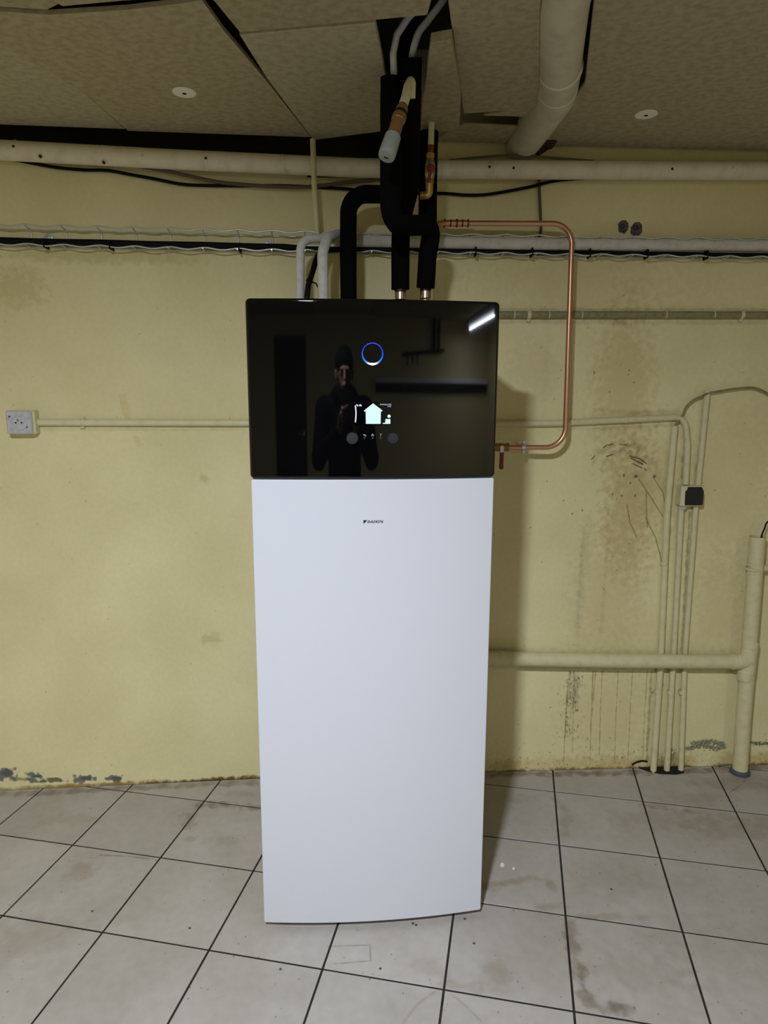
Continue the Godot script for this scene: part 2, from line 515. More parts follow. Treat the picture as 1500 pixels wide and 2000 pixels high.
func paint_floor() -> ImageTexture:
	var w := int(FSZ.x * FPX)
	var h := int(FSZ.y * FPX)
	var big := FastNoiseLite.new()
	big.seed = 5
	big.frequency = 0.008
	big.fractal_octaves = 5
	var fine := FastNoiseLite.new()
	fine.seed = 6
	fine.frequency = 0.05
	fine.fractal_octaves = 4
	var bi := big.get_image(w, h, false, false, false).get_data()
	var fi := fine.get_image(w, h, false, false, false).get_data()
	var data := PackedByteArray()
	data.resize(w * h * 3)
	var i := 0
	for p in w * h:
		var q := (float(bi[p]) - 128.0) * 0.0004 + (float(fi[p]) - 128.0) * 0.00025
		data[i] = clampi(int(235.0 * (1.0 + q)), 0, 255)
		data[i + 1] = clampi(int(235.0 * (1.0 + q * 1.08)), 0, 255)
		data[i + 2] = clampi(int(235.0 * (1.0 + q * 1.3)), 0, 255)
		i += 3
	fimg = Image.create_from_data(w, h, false, Image.FORMAT_RGB8, data)
	var rag := FastNoiseLite.new()
	rag.seed = 41
	rag.frequency = 0.035
	rag.fractal_octaves = 4
	var tan := Color(0.62, 0.54, 0.42)
	var dark := Color(0.42, 0.38, 0.32)
	var line := func(pts: Array, wd: float, col: Color, k: float, rough: float) -> void:
		for j in pts.size() - 1:
			var a := f_uv(pts[j][0], pts[j][1])
			var b := f_uv(pts[j + 1][0], pts[j + 1][1])
			var n := maxi(int(a.distance_to(b) / (wd * 0.7)), 1)
			for s in n:
				dab(a.lerp(b, float(s) / n), wd, wd, col, k * 0.45, rag, rough * 0.9, fimg)
	line.call([[945, 1732], [985, 1722], [1030, 1716], [1070, 1722], [1085, 1742]], 9, tan, 0.35, 1.0)
	line.call([[945, 1730], [975, 1733]], 14, tan, 0.35, 0.9)
	line.call([[1112, 1800], [1118, 1850], [1130, 1900], [1145, 1950], [1170, 1972]], 12, tan * 0.85, 0.4, 1.0)
	line.call([[1170, 1965], [1200, 1968], [1240, 1978]], 10, dark, 0.5, 1.0)
	line.call([[1130, 1880], [1140, 1940]], 6, dark, 0.4, 1.0)
	line.call([[1255, 1572], [1320, 1582], [1400, 1592]], 9, tan, 0.4, 1.0)
	line.call([[1085, 1560], [1110, 1590], [1095, 1640]], 12, tan, 0.2, 0.9)
	line.call([[945, 1513], [1080, 1511], [1235, 1509], [1400, 1503], [1500, 1500]], 12, dark * Color(0.9, 0.8, 0.65), 0.4, 1.0)
	line.call([[0, 1552], [250, 1540], [505, 1528]], 11, tan * 0.8, 0.35, 1.0)
	line.call([[380, 1575], [400, 1570], [510, 1578]], 12, dark, 0.4, 1.0)
	for b in [[368, 1602, 18, 20, 0.5], [160, 1700, 26, 22, 0.3], [60, 1830, 60, 40, 0.2], [430, 1640, 30, 12, 0.25], [370, 1640, 12, 8, 0.25], [1300, 1600, 120, 30, 0.2], [1430, 1620, 90, 30, 0.3], [1200, 1720, 60, 40, 0.14], [1440, 1530, 90, 22, 0.35], [1350, 1560, 80, 20, 0.25], [970, 1905, 22, 20, 0.3], [890, 1925, 30, 8, 0.25], [1070, 1770, 26, 6, 0.3], [1180, 1790, 60, 6, 0.35], [1250, 1900, 70, 30, 0.2], [1400, 1860, 90, 60, 0.14], [250, 1780, 60, 30, 0.12], [140, 1600, 60, 16, 0.2], [470, 1550, 40, 10, 0.25], [1010, 1560, 40, 14, 0.2], [840, 1890, 24, 18, 0.22]]:
		dab(f_uv(b[0], b[1]), b[2] * 1.1, b[3] * 1.3, tan * Color(0.98, 0.96, 0.94), b[4] * 0.6, rag, 0.7, fimg)
	for k in 220:
		var p := Vector2(rng.randf_range(0, 1500), rng.randf_range(1540, 1990))
		var u := f_uv(p.x, p.y)
		dab(u, rng.randf_range(0.7, 1.8), rng.randf_range(0.7, 1.8), dark, rng.randf_range(0.2, 0.7), null, 0.0, fimg)
	for d in [[907, 1794], [925, 1842], [812, 1806], [806, 1803], [742, 1891], [547, 1892], [180, 1779], [370, 1812], [1193, 1736]]:
		dab(f_uv(d[0], d[1]), 2.2, 2.4, Color(0.2, 0.17, 0.14), 0.9, null, 0.0, fimg)
	# a faint ring where a box stood, scratches
	line.call([[640, 1848], [722, 1845], [723, 1876], [650, 1882]], 1.3, dark, 0.35, 0.4)
	line.call([[785, 2000], [815, 1960], [850, 1935]], 2.4, dark, 0.16, 0.6)
	line.call([[880, 1940], [910, 1965], [940, 1995]], 2.2, dark, 0.14, 0.6)
	line.call([[1424, 1548], [1450, 1530], [1462, 1510]], 1.2, dark, 0.5, 0.3)
	line.call([[195, 1670], [250, 1672], [310, 1680]], 1.6, dark, 0.35, 0.8)
	return ImageTexture.create_from_image(fimg)

# ---------------------------------------------------------------- bodies from joints
func nets(st: SurfaceTool, bones: Array, cell: float, k: float) -> void:   # bones: [a, b, ra, rb]; surface nets over their smooth union
	var lo := Vector3.INF
	var hi := -Vector3.INF
	for b in bones:
		var r := Vector3.ONE * (maxf(b[2], b[3]) + cell * 2.0 + k * 0.5)
		lo = lo.min((b[0] as Vector3).min(b[1]) - r)
		hi = hi.max((b[0] as Vector3).max(b[1]) + r)
	var nx := int((hi.x - lo.x) / cell) + 2
	var ny := int((hi.y - lo.y) / cell) + 2
	var nz := int((hi.z - lo.z) / cell) + 2
	var g := PackedFloat32Array()
	g.resize(nx * ny * nz)
	g.fill(1.0)
	for b in bones:
		var a: Vector3 = b[0]
		var ab: Vector3 = b[1] - b[0]
		var ra: float = b[2]
		var dr: float = b[3] - b[2]
		var l2 := maxf(ab.length_squared(), 1e-9)
		var r := Vector3.ONE * (maxf(b[2], b[3]) + cell * 2.0 + k)
		var i0 := Vector3i(((b[0] as Vector3).min(b[1]) - r - lo) / cell).clamp(Vector3i.ZERO, Vector3i(nx - 1, ny - 1, nz - 1))
		var i1 := Vector3i(((b[0] as Vector3).max(b[1]) + r - lo) / cell).clamp(Vector3i.ZERO, Vector3i(nx - 1, ny - 1, nz - 1))
		for z in range(i0.z, i1.z + 1):
			for y in range(i0.y, i1.y + 1):
				var row := (z * ny + y) * nx
				for x in range(i0.x, i1.x + 1):
					var p := lo + Vector3(x, y, z) * cell
					var t := clampf((p - a).dot(ab) / l2, 0.0, 1.0)
					var d := p.distance_to(a + ab * t) - ra - dr * t
					var e := g[row + x]
					var h := maxf(k - absf(d - e), 0.0)
					g[row + x] = minf(d, e) - h * h / (4.0 * k)
	var vert := {}
	var pos := PackedVector3Array()
	var nor := PackedVector3Array()
	var sx := 1
	var sy := nx
	var sz := nx * ny
	var cube := [0, sx, sy, sx + sy, sz, sx + sz, sy + sz, sx + sy + sz]
	var corner := [Vector3(0, 0, 0), Vector3(1, 0, 0), Vector3(0, 1, 0), Vector3(1, 1, 0), Vector3(0, 0, 1), Vector3(1, 0, 1), Vector3(0, 1, 1), Vector3(1, 1, 1)]
	var edges := [[0, 1], [2, 3], [4, 5], [6, 7], [0, 2], [1, 3], [4, 6], [5, 7], [0, 4], [1, 5], [2, 6], [3, 7]]
	for z in nz - 1:
		for y in ny - 1:
			for x in nx - 1:
				var at := (z * ny + y) * nx + x
				var v0 := g[at]
				if absf(v0) > cell * 2.5:
					continue
				var neg := 0
				for c in 8:
					if g[at + cube[c]] < 0.0:
						neg += 1
				if neg == 0 or neg == 8:
					continue
				var sum := Vector3.ZERO
				var cnt := 0
				for e in edges:
					var da := g[at + cube[e[0]]]
					var db := g[at + cube[e[1]]]
					if (da < 0.0) != (db < 0.0):
						sum += (corner[e[0]] as Vector3).lerp(corner[e[1]], da / (da - db))
						cnt += 1
				vert[at] = pos.size()
				pos.append(lo + (Vector3(x, y, z) + sum / cnt) * cell)
				nor.append(Vector3(g[at + 1] + g[at + 1 + sy + sz] - v0 - g[at + sy + sz], g[at + sy] + g[at + sx + sy + sz] - v0 - g[at + sx + sz], g[at + sz] + g[at + sx + sy + sz] - v0 - g[at + sx + sy]).normalized())
	for at in vert.keys():
		for ax in 3:
			var step: int = [sx, sy, sz][ax]
			var u: int = [sy, sz, sx][ax]
			var v: int = [sz, sx, sy][ax]
			if (g[at] < 0.0) == (g[at + step] < 0.0):
				continue
			if vert.has(at - u) and vert.has(at - v) and vert.has(at - u - v):
				var q := [vert[at], vert[at - u], vert[at - u - v], vert[at - v]]
				quad_n(st, pos[q[0]], pos[q[1]], pos[q[2]], pos[q[3]], nor[q[0]], nor[q[1]], nor[q[2]], nor[q[3]])

# ================================================================ the scene
func _ready() -> void:
	rng.seed = 7
	# ---- camera
	cam_basis = Basis(Vector3.RIGHT, PITCH) * Basis(Vector3.BACK, ROLL)
	var cam := Camera3D.new()
	cam.name = "camera"
	cam.transform = Transform3D(cam_basis, Vector3(0, EYE, 0))
	cam.fov = rad_to_deg(2.0 * atan(1000.0 / F))
	cam.near = 0.05
	add_child(cam)
	cam.current = true
	# ---- air, exposure
	var env := Environment.new()
	env.background_mode = Environment.BG_COLOR
	env.background_color = Color(0, 0, 0)
	env.tonemap_mode = Environment.TONE_MAPPER_LINEAR
	env.tonemap_exposure = 1.0
	env.sdfgi_enabled = true
	env.ssao_enabled = true
	env.ssil_enabled = true
	var we := WorldEnvironment.new()
	we.name = "environment"
	we.environment = env
	add_child(we)
	# ---- lamps
	var cool := Color(0.90, 0.94, 1.0)
	ceiling_lamp(Vector3(-0.33, BOARD_Y, 0.14), 0.165, cool, 8.7)
	tube_lamp(Vector3(2.86, BOARD_Y, 2.95), 1.723, cool, 3.2)

	materials()
	build_room()
	build_floor()
	build_ceiling()
	build_unit()
	build_pipes()
	build_wall_fittings()
	build_behind()
	build_person()

func ceiling_lamp(at: Vector3, size: float, c: Color, e: float) -> void:
	var t := thing("ceiling_lamp", "round white bulkhead lamp on the ceiling boards over the photographer", "lamp", at)
	var st := begin()
	lathe(st, Vector3.ZERO, Vector3.DOWN, [[0.0, 0.0], [size * 0.62, 0.0], [size * 0.62, 0.018], [size * 0.56, 0.026], [0.0, 0.026]], 32)
	obj("base", st, mat(Color(0.85, 0.85, 0.86), 0.4), t)
	st = begin()
	lathe(st, Vector3.ZERO, Vector3.DOWN, [[size * 0.52, 0.026], [size * 0.50, 0.036], [size * 0.38, 0.046], [0.0, 0.05]], 32)
	obj("diffuser", st, glow(c, 5.0), t)
	var l := AreaLight3D.new()
	l.name = "ceiling_lamp_light"
	l.area_size = Vector2(size * 0.7, size * 0.7)
	l.light_color = c
	l.light_energy = e
	l.area_range = 12.0
	l.area_attenuation = 2.0
	l.shadow_enabled = true
	l.position = Vector3(0, -0.056, 0)
	l.rotation.x = -PI / 2
	t.add_child(l)

func tube_lamp(at: Vector3, turn: float, c: Color, e: float) -> void:
	var t := thing("tube_lamp", "long fluorescent tube lamp on the ceiling far behind the photographer", "lamp", at, turn)
	var st := begin()
	cbox(st, Transform3D(Basis(), Vector3(0, -0.03, 0)), Vector3(1.5, 0.06, 0.07), 0.008)
	obj("housing", st, mat(Color(0.8, 0.8, 0.8), 0.5), t)
	st = begin()
	tube(st, [Vector3(-0.72, -0.085, 0), Vector3(0.72, -0.085, 0)], 0.013, 14)
	obj("tube", st, glow(c, 18.0), t)
	for s in [-1.0, 1.0]:
		st = begin()
		cbox(st, Transform3D(Basis(), Vector3(s * 0.735, -0.07, 0)), Vector3(0.03, 0.07, 0.045), 0.004)
		obj("tube_holder", st, mat(Color(0.8, 0.8, 0.8), 0.5), t)
	var l := AreaLight3D.new()
	l.name = "tube_lamp_light"
	l.area_size = Vector2(1.4, 0.02)
	l.light_color = c
	l.light_energy = e
	l.area_range = 12.0
	l.area_attenuation = 2.0
	l.shadow_enabled = true
	l.position = Vector3(0, -0.108, 0)
	l.rotation.x = -PI / 2
	t.add_child(l)

func materials() -> void:
	M.wall = mat(Color.WHITE, 0.85, 0.0, 0.3)
	M.wall.albedo_texture = paint_wall()
	M.wall.texture_repeat = false
	M.plain_wall = mat(WALL, 0.85, 0.0, 0.3)
	M.tiles = []
	var ft := paint_floor()
	for k in 4:
		var g := [1.0, 0.975, 1.02, 0.99][k] as float
		var m := mat(Color(0.755 * g, 0.72 * g, 0.68 * g), 0.42, 0.0, 0.45)
		m.albedo_texture = ft
		m.texture_repeat = false
		M.tiles.append(m)
	M.plain_tile = mat(Color(0.66, 0.63, 0.60), 0.42, 0.0, 0.45)
	M.grout = worn(Color(0.19, 0.165, 0.14), 0.95, 12, 0.25, 3.0)
	M.concrete = worn(Color(0.36, 0.32, 0.25), 0.95, 14, 0.15, 1.0)
	M.boards = []
	for k in 3:
		var m := mat([Color(0.765, 0.72, 0.605), Color(0.745, 0.70, 0.58), Color(0.785, 0.75, 0.645)][k], 1.0, 0.0, 0.1)
		m.albedo_texture = noise_tex(50 + k, 0.012, [[0.0, Color(0.82, 0.80, 0.75)], [0.4, Color(0.89, 0.88, 0.855)], [0.6, Color(0.915, 0.91, 0.89)], [1.0, Color(0.96, 0.96, 0.94)]], 1024, 7)
		m.uv1_triplanar = true
		m.uv1_world_triplanar = true
		m.uv1_scale = Vector3(2.6, 2.6, 3.2)
		M.boards.append(m)
	M.board_edge = M.boards[1]
	M.white = mat(Color(0.83, 0.83, 0.85), 0.45, 0.0, 0.45)
	M.black_gloss = mat(Color(0.025, 0.025, 0.028), 0.03, 0.0, 0.5)
	M.dark_plastic = mat(Color(0.05, 0.05, 0.055), 0.5)
	M.knob = mat(Color(0.115, 0.115, 0.13), 0.4)
	M.foam = mat(Color(0.055, 0.055, 0.056), 0.95, 0.0, 0.15)
	M.cable = mat(Color(0.022, 0.022, 0.024), 0.65, 0.0, 0.3)
	M.brown_cable = mat(Color(0.36, 0.29, 0.23), 0.7)
	M.grey_cable = mat(Color(0.33, 0.31, 0.25), 0.7)
	M.lagging = worn(Color(0.86, 0.85, 0.82), 0.8, 60, 0.06, 6.0)
	M.dull_lagging = worn(Color(0.84, 0.81, 0.76), 0.8, 61, 0.07, 5.0)
	M.cream = worn(Color(0.86, 0.82, 0.64), 0.6, 62, 0.05, 4.0)
	M.cream_pale = worn(Color(0.88, 0.85, 0.68), 0.6, 63, 0.05, 4.0)
	M.pvc = worn(Color(0.84, 0.81, 0.72), 0.5, 64, 0.06, 3.0)
	M.drain = worn(Color(0.93, 0.89, 0.79), 0.5, 72, 0.06, 3.0)
	M.pvc_mark = mat(Color(0.90, 0.88, 0.82), 0.5)
	M.copper = mat(Color(0.80, 0.61, 0.49), 0.32, 0.85)
	M.copper_dull = mat(Color(0.62, 0.36, 0.25), 0.42, 1.0)
	M.brass = mat(Color(0.78, 0.62, 0.38), 0.4, 0.7)
	M.brass_dull = mat(Color(0.62, 0.47, 0.28), 0.5, 0.5)
	M.nickel = mat(Color(0.72, 0.68, 0.62), 0.3, 1.0)
	M.steel = mat(Color(0.80, 0.82, 0.82), 0.3, 0.55)
	M.red = mat(Color(0.50, 0.07, 0.07), 0.5)
	M.ring = mat(Color(0.07, 0.06, 0.05), 0.6)
	M.cap = mat(Color(0.60, 0.62, 0.58), 0.55)
	M.socket = worn(Color(0.80, 0.79, 0.80), 0.5, 66, 0.08, 8.0)
	M.hole = mat(Color(0.015, 0.015, 0.015), 0.8)
	M.plaster = worn(Color(0.40, 0.38, 0.38), 0.95, 67, 0.2, 9.0)
	M.dark_dirt = worn(Color(0.10, 0.09, 0.08), 0.95, 68, 0.3, 8.0)
	M.rust = worn(Color(0.30, 0.22, 0.15), 0.95, 69, 0.3, 8.0)

# ---------------------------------------------------------------- the room
func wall_box(called: String, a: Vector3, b: Vector3, m: Material) -> MeshInstance3D:
	var st := begin()
	cbox(st, Transform3D(Basis(), (a + b) * 0.5), (b - a).abs(), 0.002)
	var o := obj(called, st, m)
	o.set_meta("kind", "structure")
	return o

func build_room() -> void:
	var st := begin()
	var st2 := begin()
	var xs := [XL - 0.2, WU0, KX, 0.06, WU1, XR + 0.2]
	for i in 5:
		var x0: float = xs[i]
		var x1: float = xs[i + 1]
		var top: float = 2.187 if i < 3 else 2.60
		var n := wall_n((x0 + x1) * 0.5)
		var painted := i > 0 and i < 4
		var s: SurfaceTool = st if painted else st2
		var p := [Vector3(x0, -0.1, wall_z(x0)), Vector3(x1, -0.1, wall_z(x1)), Vector3(x1, top, wall_z(x1)), Vector3(x0, top, wall_z(x0))]
		for k in [0, 2, 1, 0, 3, 2]:
			s.set_normal(n)
			if painted:
				s.set_uv(Vector2((p[k].x - WU0) / (WU1 - WU0), (WH - p[k].y) / WH))
			s.add_vertex(p[k])
		var back := Vector3(0, 0, -0.2)
		quad(st2, p[0] + back, p[1] + back, p[2] + back, p[3] + back, -n)
		quad(st2, p[3], p[2], p[2] + back, p[3] + back, Vector3.UP)
		quad(st2, p[0], p[1], p[1] + back, p[0] + back, Vector3.DOWN)
		if i == 0 or i == 3:
			quad(st2, p[0], p[3], p[3] + back, p[0] + back, Vector3.LEFT)
		if i == 4:
			quad(st2, p[1], p[2], p[2] + back, p[1] + back, Vector3.RIGHT)
	st.set_material(M.wall)
	st2.set_material(M.plain_wall)
	var mesh := st.commit()
	st2.commit(mesh)
	var w := obj("wall_back", mesh, M.wall)
	w.set_meta("kind", "structure")
	# two old plaster patches, each round a drilled hole
	for c in [[1217, 443, 11.0], [1243, 446, 12.0]]:
		var p := wp(c[0], c[1], 0.0)
		var b := Basis.looking_at(-wall_n(p.x))
		var out := PackedVector2Array()
		for k in 22:
			var a := TAU * k / 22
			var r: float = c[2] * 0.0018 * (0.86 + 0.22 * rng.randf())
			out.append(Vector2(cos(a) * r * 0.95, sin(a) * r * 1.12 - (0.004 if c[0] > 1230 else 0.0)))
		var s := begin()
		prism(s, Transform3D(b, p), out, -0.004, 0.003, 0.0015)
		obj("plaster_patch", s, M.plaster, w)
		s = begin()
		lathe(s, p + wall_n(p.x) * 0.0032 + Vector3(-0.004, 0.001, 0), wall_n(p.x), [[0.0065, 0.0], [0.0075, 0.0015], [0.0055, 0.0017], [0.005, -0.002], [0.0, -0.002]], 14)
		obj("drilled_hole", s, M.hole, w)
	var back_top := begin()      # the wall stands back above this height: a dark recess behind the drain pipe
	for e in [[XL - 0.2, KX], [KX, 0.10]]:
		var m := Vector3((e[0] + e[1]) * 0.5, 2.36, (wall_z(e[0]) + wall_z(e[1])) * 0.5 - 0.29)
		var dir := Vector3(e[1] - e[0], 0, wall_z(e[1]) - wall_z(e[0]))
		cbox(back_top, Transform3D(Basis(dir.normalized(), Vector3.UP, Vector3(-dir.z, 0, dir.x).normalized()), m), Vector3(dir.length() + 0.02, 0.48, 0.1), 0.002)
	var bt := obj("trim_1", back_top, M.concrete)
	bt.set_meta("kind", "structure")
	wall_box("wall_left", Vector3(XL - 0.2, -0.1, ZF), Vector3(XL, 2.60, wall_z(XL)), M.plain_wall)
	wall_box("wall_right", Vector3(XR, -0.1, ZF), Vector3(XR + 0.2, 2.60, wall_z(XR)), M.plain_wall)
	wall_box("wall_front", Vector3(XL - 0.2, -0.1, ZF), Vector3(XR + 0.2, 2.60, ZF + 0.2), M.plain_wall)

func room_outline(inset := 0.0) -> PackedVector2Array:    # x, z
	return PackedVector2Array([Vector2(XL + inset, wall_z(XL) + inset), Vector2(KX, KZ + inset), Vector2(XR - inset, wall_z(XR) + inset), Vector2(XR - inset, ZF - inset), Vector2(XL + inset, ZF - inset)])

func build_floor() -> void:
	var st := begin()
	var down := Transform3D(Basis(Vector3(1, 0, 0), Vector3(0, 0, 1), Vector3(0, -1, 0)), Vector3.ZERO)   # local x, y, z -> world x, z, -y
	var up := Transform3D(Basis(Vector3(1, 0, 0), Vector3(0, 0, 1), Vector3(0, 1, 0)), Vector3.ZERO)
	prism(st, up, room_outline(), -0.15, -0.0017)
	var floor_o := obj("floor", st, M.grout)
	floor_o.set_meta("kind", "structure")
	# the tiles, laid at an angle to the wall
	var a := 0.19239718
	var ca := cos(a)
	var sa := sin(a)
	var room := room_outline(0.004)
	var half := (TILE - 0.0058) * 0.5
	var far := begin()
	for i in range(-9, 22):
		for j in range(-12, 18):
			var pts := PackedVector2Array()
			for k in [[-half, -half], [half, -half], [half, half], [-half, half]]:
				var gi: float = i + 0.5 + k[0] / TILE
				var gj: float = j + 0.5 + k[1] / TILE
				pts.append(Vector2(gi * ca - gj * sa - 4.826432, gi * sa + gj * ca - 8.799104) * TILE)
			var mid := (pts[0] + pts[2]) * 0.5
			for piece in Geometry2D.intersect_polygons(pts, room):
				if piece.size() < 3 or absf(area(piece)) < 0.0003:
					continue
				var near := mid.y < -0.55 and absf(mid.x) < 1.75
				var wob := rng.randf_range(-0.0004, 0.0004)
				if near:
					var s := begin()
					prism(s, up, piece, -0.0016, wob * 0.6, 0.0004)
					var m := floor_uv(s.commit())
					obj("floor_tile", m, M.tiles[rng.randi() % 4], floor_o)
				else:
					prism(far, up, piece, -0.0016, wob * 0.6, 0.0004)
	var rest := obj("floor_tiles_beyond", far, M.plain_tile, floor_o)
	rest.set_meta("kind", "stuff")

func area(p: PackedVector2Array) -> float:
	var s := 0.0
	for i in p.size():
		s += p[i].cross(p[(i + 1) % p.size()])
	return s * 0.5

func floor_uv(m: ArrayMesh) -> ArrayMesh:
	var arr := m.surface_get_arrays(0)
	var uv := PackedVector2Array()
	for v in arr[Mesh.ARRAY_VERTEX]:
		uv.append((Vector2(v.x, v.z) - FU0) / FSZ)
	arr[Mesh.ARRAY_TEX_UV] = uv
	var out := ArrayMesh.new()
	out.add_surface_from_arrays(Mesh.PRIMITIVE_TRIANGLES, arr)
	return out

# ---------------------------------------------------------------- ceiling
func board(parent: Node, poly: Array, under: float, thick: float, m: Material, called := "insulation_board") -> MeshInstance3D:   # poly in world x, z
	var p := PackedVector2Array()
	for v in poly:
		p.append(Vector2(v[0], v[1]))
	var down := Transform3D(Basis(Vector3(1, 0, 0), Vector3(0, 0, 1), Vector3(0, -1, 0)), Vector3.ZERO)
	var st := begin()
	prism(st, down, p, -(under + thick), -under, 0.002)
	return obj(called, st, m, parent)

func bp(x: float, y: float, h := BOARD_Y) -> Array:
	var p := hp(x, y, h)
	return [p.x, p.z]

func build_ceiling() -> void:
	var st := begin()
	var down := Transform3D(Basis(Vector3(1, 0, 0), Vector3(0, 0, 1), Vector3(0, -1, 0)), Vector3.ZERO)
	prism(st, down, room_outline(-0.4), -2.70, -2.52)
	var c := obj("ceiling", st, M.concrete)
	c.set_meta("kind", "structure")
	var wz := func(x: float) -> float: return wall_z(x) + (0.05 if x < 0.1 else 0.022)
	var B := BOARD_Y
	var th := 0.01
	# A: the large board with the left fixing disc
	var a_board := board(c, [bp(394, 0), bp(437, 60), bp(518, 155), bp(604, 264), [-0.235, wz.call(-0.235)], [-0.800, wz.call(-0.800)], bp(170, 185), bp(105, 145), bp(0, 88), [-0.985, -1.60], bp(95, 29), bp(250, 19), bp(360, 6)], B, th, M.boards[0])
	# I: the board left of it
	board(c, [[-0.808, wz.call(-0.808)], [-0.822, -2.034], [-0.855, -1.913], [-0.911, -1.765], [-0.991, -1.60], [-1.35, -1.60], [-1.35, wz.call(-1.35)]], B + 0.004, th - 0.004, M.boards[2])
	# H: above A, behind a dark open joint
	board(c, [bp(106, 0), bp(122, 9), bp(240, -2), bp(330, -7), [-0.50, -1.40], [-0.50, -0.9], [-0.72, -0.9]], B - 0.004, th + 0.004, M.boards[0])
	board(c, [[-0.985, -1.59], bp(93, 23), bp(118, 11), bp(103, 0), [-0.74, -0.9], [-1.35, -0.9], [-1.35, -1.59]], B + 0.003, th - 0.003, M.boards[1])
	# C and B: right of the joint
	board(c, [bp(418, 0), bp(468, 61), bp(835, 27), bp(842, 0), [0.07, -0.9], [-0.48, -0.9], [-0.48, -1.40]], B - 0.003, th + 0.003, M.boards[1])
	board(c, [bp(468, 64), bp(522, 150), bp(612, 270), bp(752, 252), bp(757, 160), bp(733, 40)], B - 0.006, th + 0.006, M.boards[2])
	# D: the small low board right of the black pipes
	board(c, [bp(842, 85, B - 0.03), bp(882, 78, B - 0.03), bp(900, 190, B - 0.03), bp(897, 247, B - 0.03), bp(890, 255, B - 0.03), bp(822, 262, B - 0.03), bp(826, 190, B - 0.03)], B - 0.03, 0.022, M.boards[1])
	# E: the board left of the thick drain pipe
	board(c, [bp(876, 0), bp(905, 218), bp(1040, 208), bp(1053, 205), bp(1056, 0), [0.312, -0.9], [0.115, -0.9]], B - 0.006, th + 0.006, M.boards[0])
	# F and a wedge-shaped remnant, up against the wall
	board(c, [bp(905, 246), bp(1036, 252), [0.43, wz.call(0.43)], [0.16, wz.call(0.16)], bp(880, 258)], B + 0.004, th - 0.004, M.boards[1])
	board(c, [bp(944, 229), bp(1046, 208), bp(1046, 232)], B + 0.004, th - 0.004, M.boards[2], "board_remnant")
	# G: right of the thick drain pipe
	var g_board := board(c, [bp(1160, 0), bp(1146, 130), bp(1142, 165), bp(1062, 272), bp(1066, 285), [0.66, wz.call(0.66)], [1.55, wz.call(1.55)], [1.55, -0.9], [0.40, -0.9]], B, th, M.boards[0])
	board(c, [[1.556, wz.call(1.556)], [2.7, wz.call(2.7)], [2.7, -0.9], [1.556, -0.9]], B, th, M.boards[2])
	board(c, [[-1.356, wz.call(-1.356)], [-2.69, wz.call(-2.69)], [-2.69, -0.9], [-1.356, -0.9]], B, th, M.boards[1])
	# the rest of the ceiling, out of the frame
	var xs := [-2.69, -1.62, -0.48, 0.70, 1.75, 2.75, 3.69]
	var zs := [-0.895, 0.3, 1.5, 2.7, 3.995]
	for i in 6:
		for j in 4:
			board(c, [[xs[i], zs[j]], [xs[i + 1] - 0.006, zs[j]], [xs[i + 1] - 0.006, zs[j + 1] - 0.006], [xs[i], zs[j + 1] - 0.006]], B, th, M.boards[(i + j) % 3])
	board(c, [[2.706, wz.call(2.706)], [3.69, wz.call(3.69)], [3.69, -0.9], [2.706, -0.9]], B, th, M.boards[0])
	# the plastic discs that hold the boards up
	for d in [[360, 180, a_board], [1262, 223, g_board]]:
		var p := hp(d[0], d[1], B)
		st = begin()
		lathe(st, p, Vector3.DOWN, [[0.032, 0.0], [0.032, 0.001], [0.030, 0.003], [0.012, 0.004], [0.006, 0.004]], 28)
		st.set_material(mat(Color(0.97, 0.95, 0.89), 0.6))
		var pin := begin()
		lathe(pin, p, Vector3.DOWN, [[0.006, 0.004], [0.0055, 0.0015], [0.0, 0.0015]], 14)
		pin.set_material(M.hole)
		var disc := obj("fixing_disc", pin.commit(st.commit()), M.hole, d[2])
		disc.set_meta("label", "pale plastic fixing disc")
	# a dark torn bit of board against the wall, right of the drain pipe's end
	st = begin()
	var q := hp(1058, 274, B)
	nets(st, [[q + Vector3(-0.03, 0.005, 0.0), q + Vector3(0.02, 0.02, -0.02), 0.03, 0.02], [q + Vector3(0.03, 0.0, -0.02), q + Vector3(0.04, 0.03, 0.0), 0.02, 0.026], [q + Vector3(0.0, -0.012, -0.04), q + Vector3(0.03, 0.0, -0.05), 0.02, 0.012]], 0.007, 0.012)
	obj("mineral_wool_tuft", st, M.rust, c)

# ---------------------------------------------------------------- the heat pump cabinet
const UW := 0.595
const SAG := 0.019
const UNIT_AT := Vector3(-0.0239, 0, -1.6585)
const UNIT_TURN := 0.083091
var unit: Node3D

func bow(x: float) -> float:
	return SAG * (1.0 - pow(2.0 * x / UW, 2))

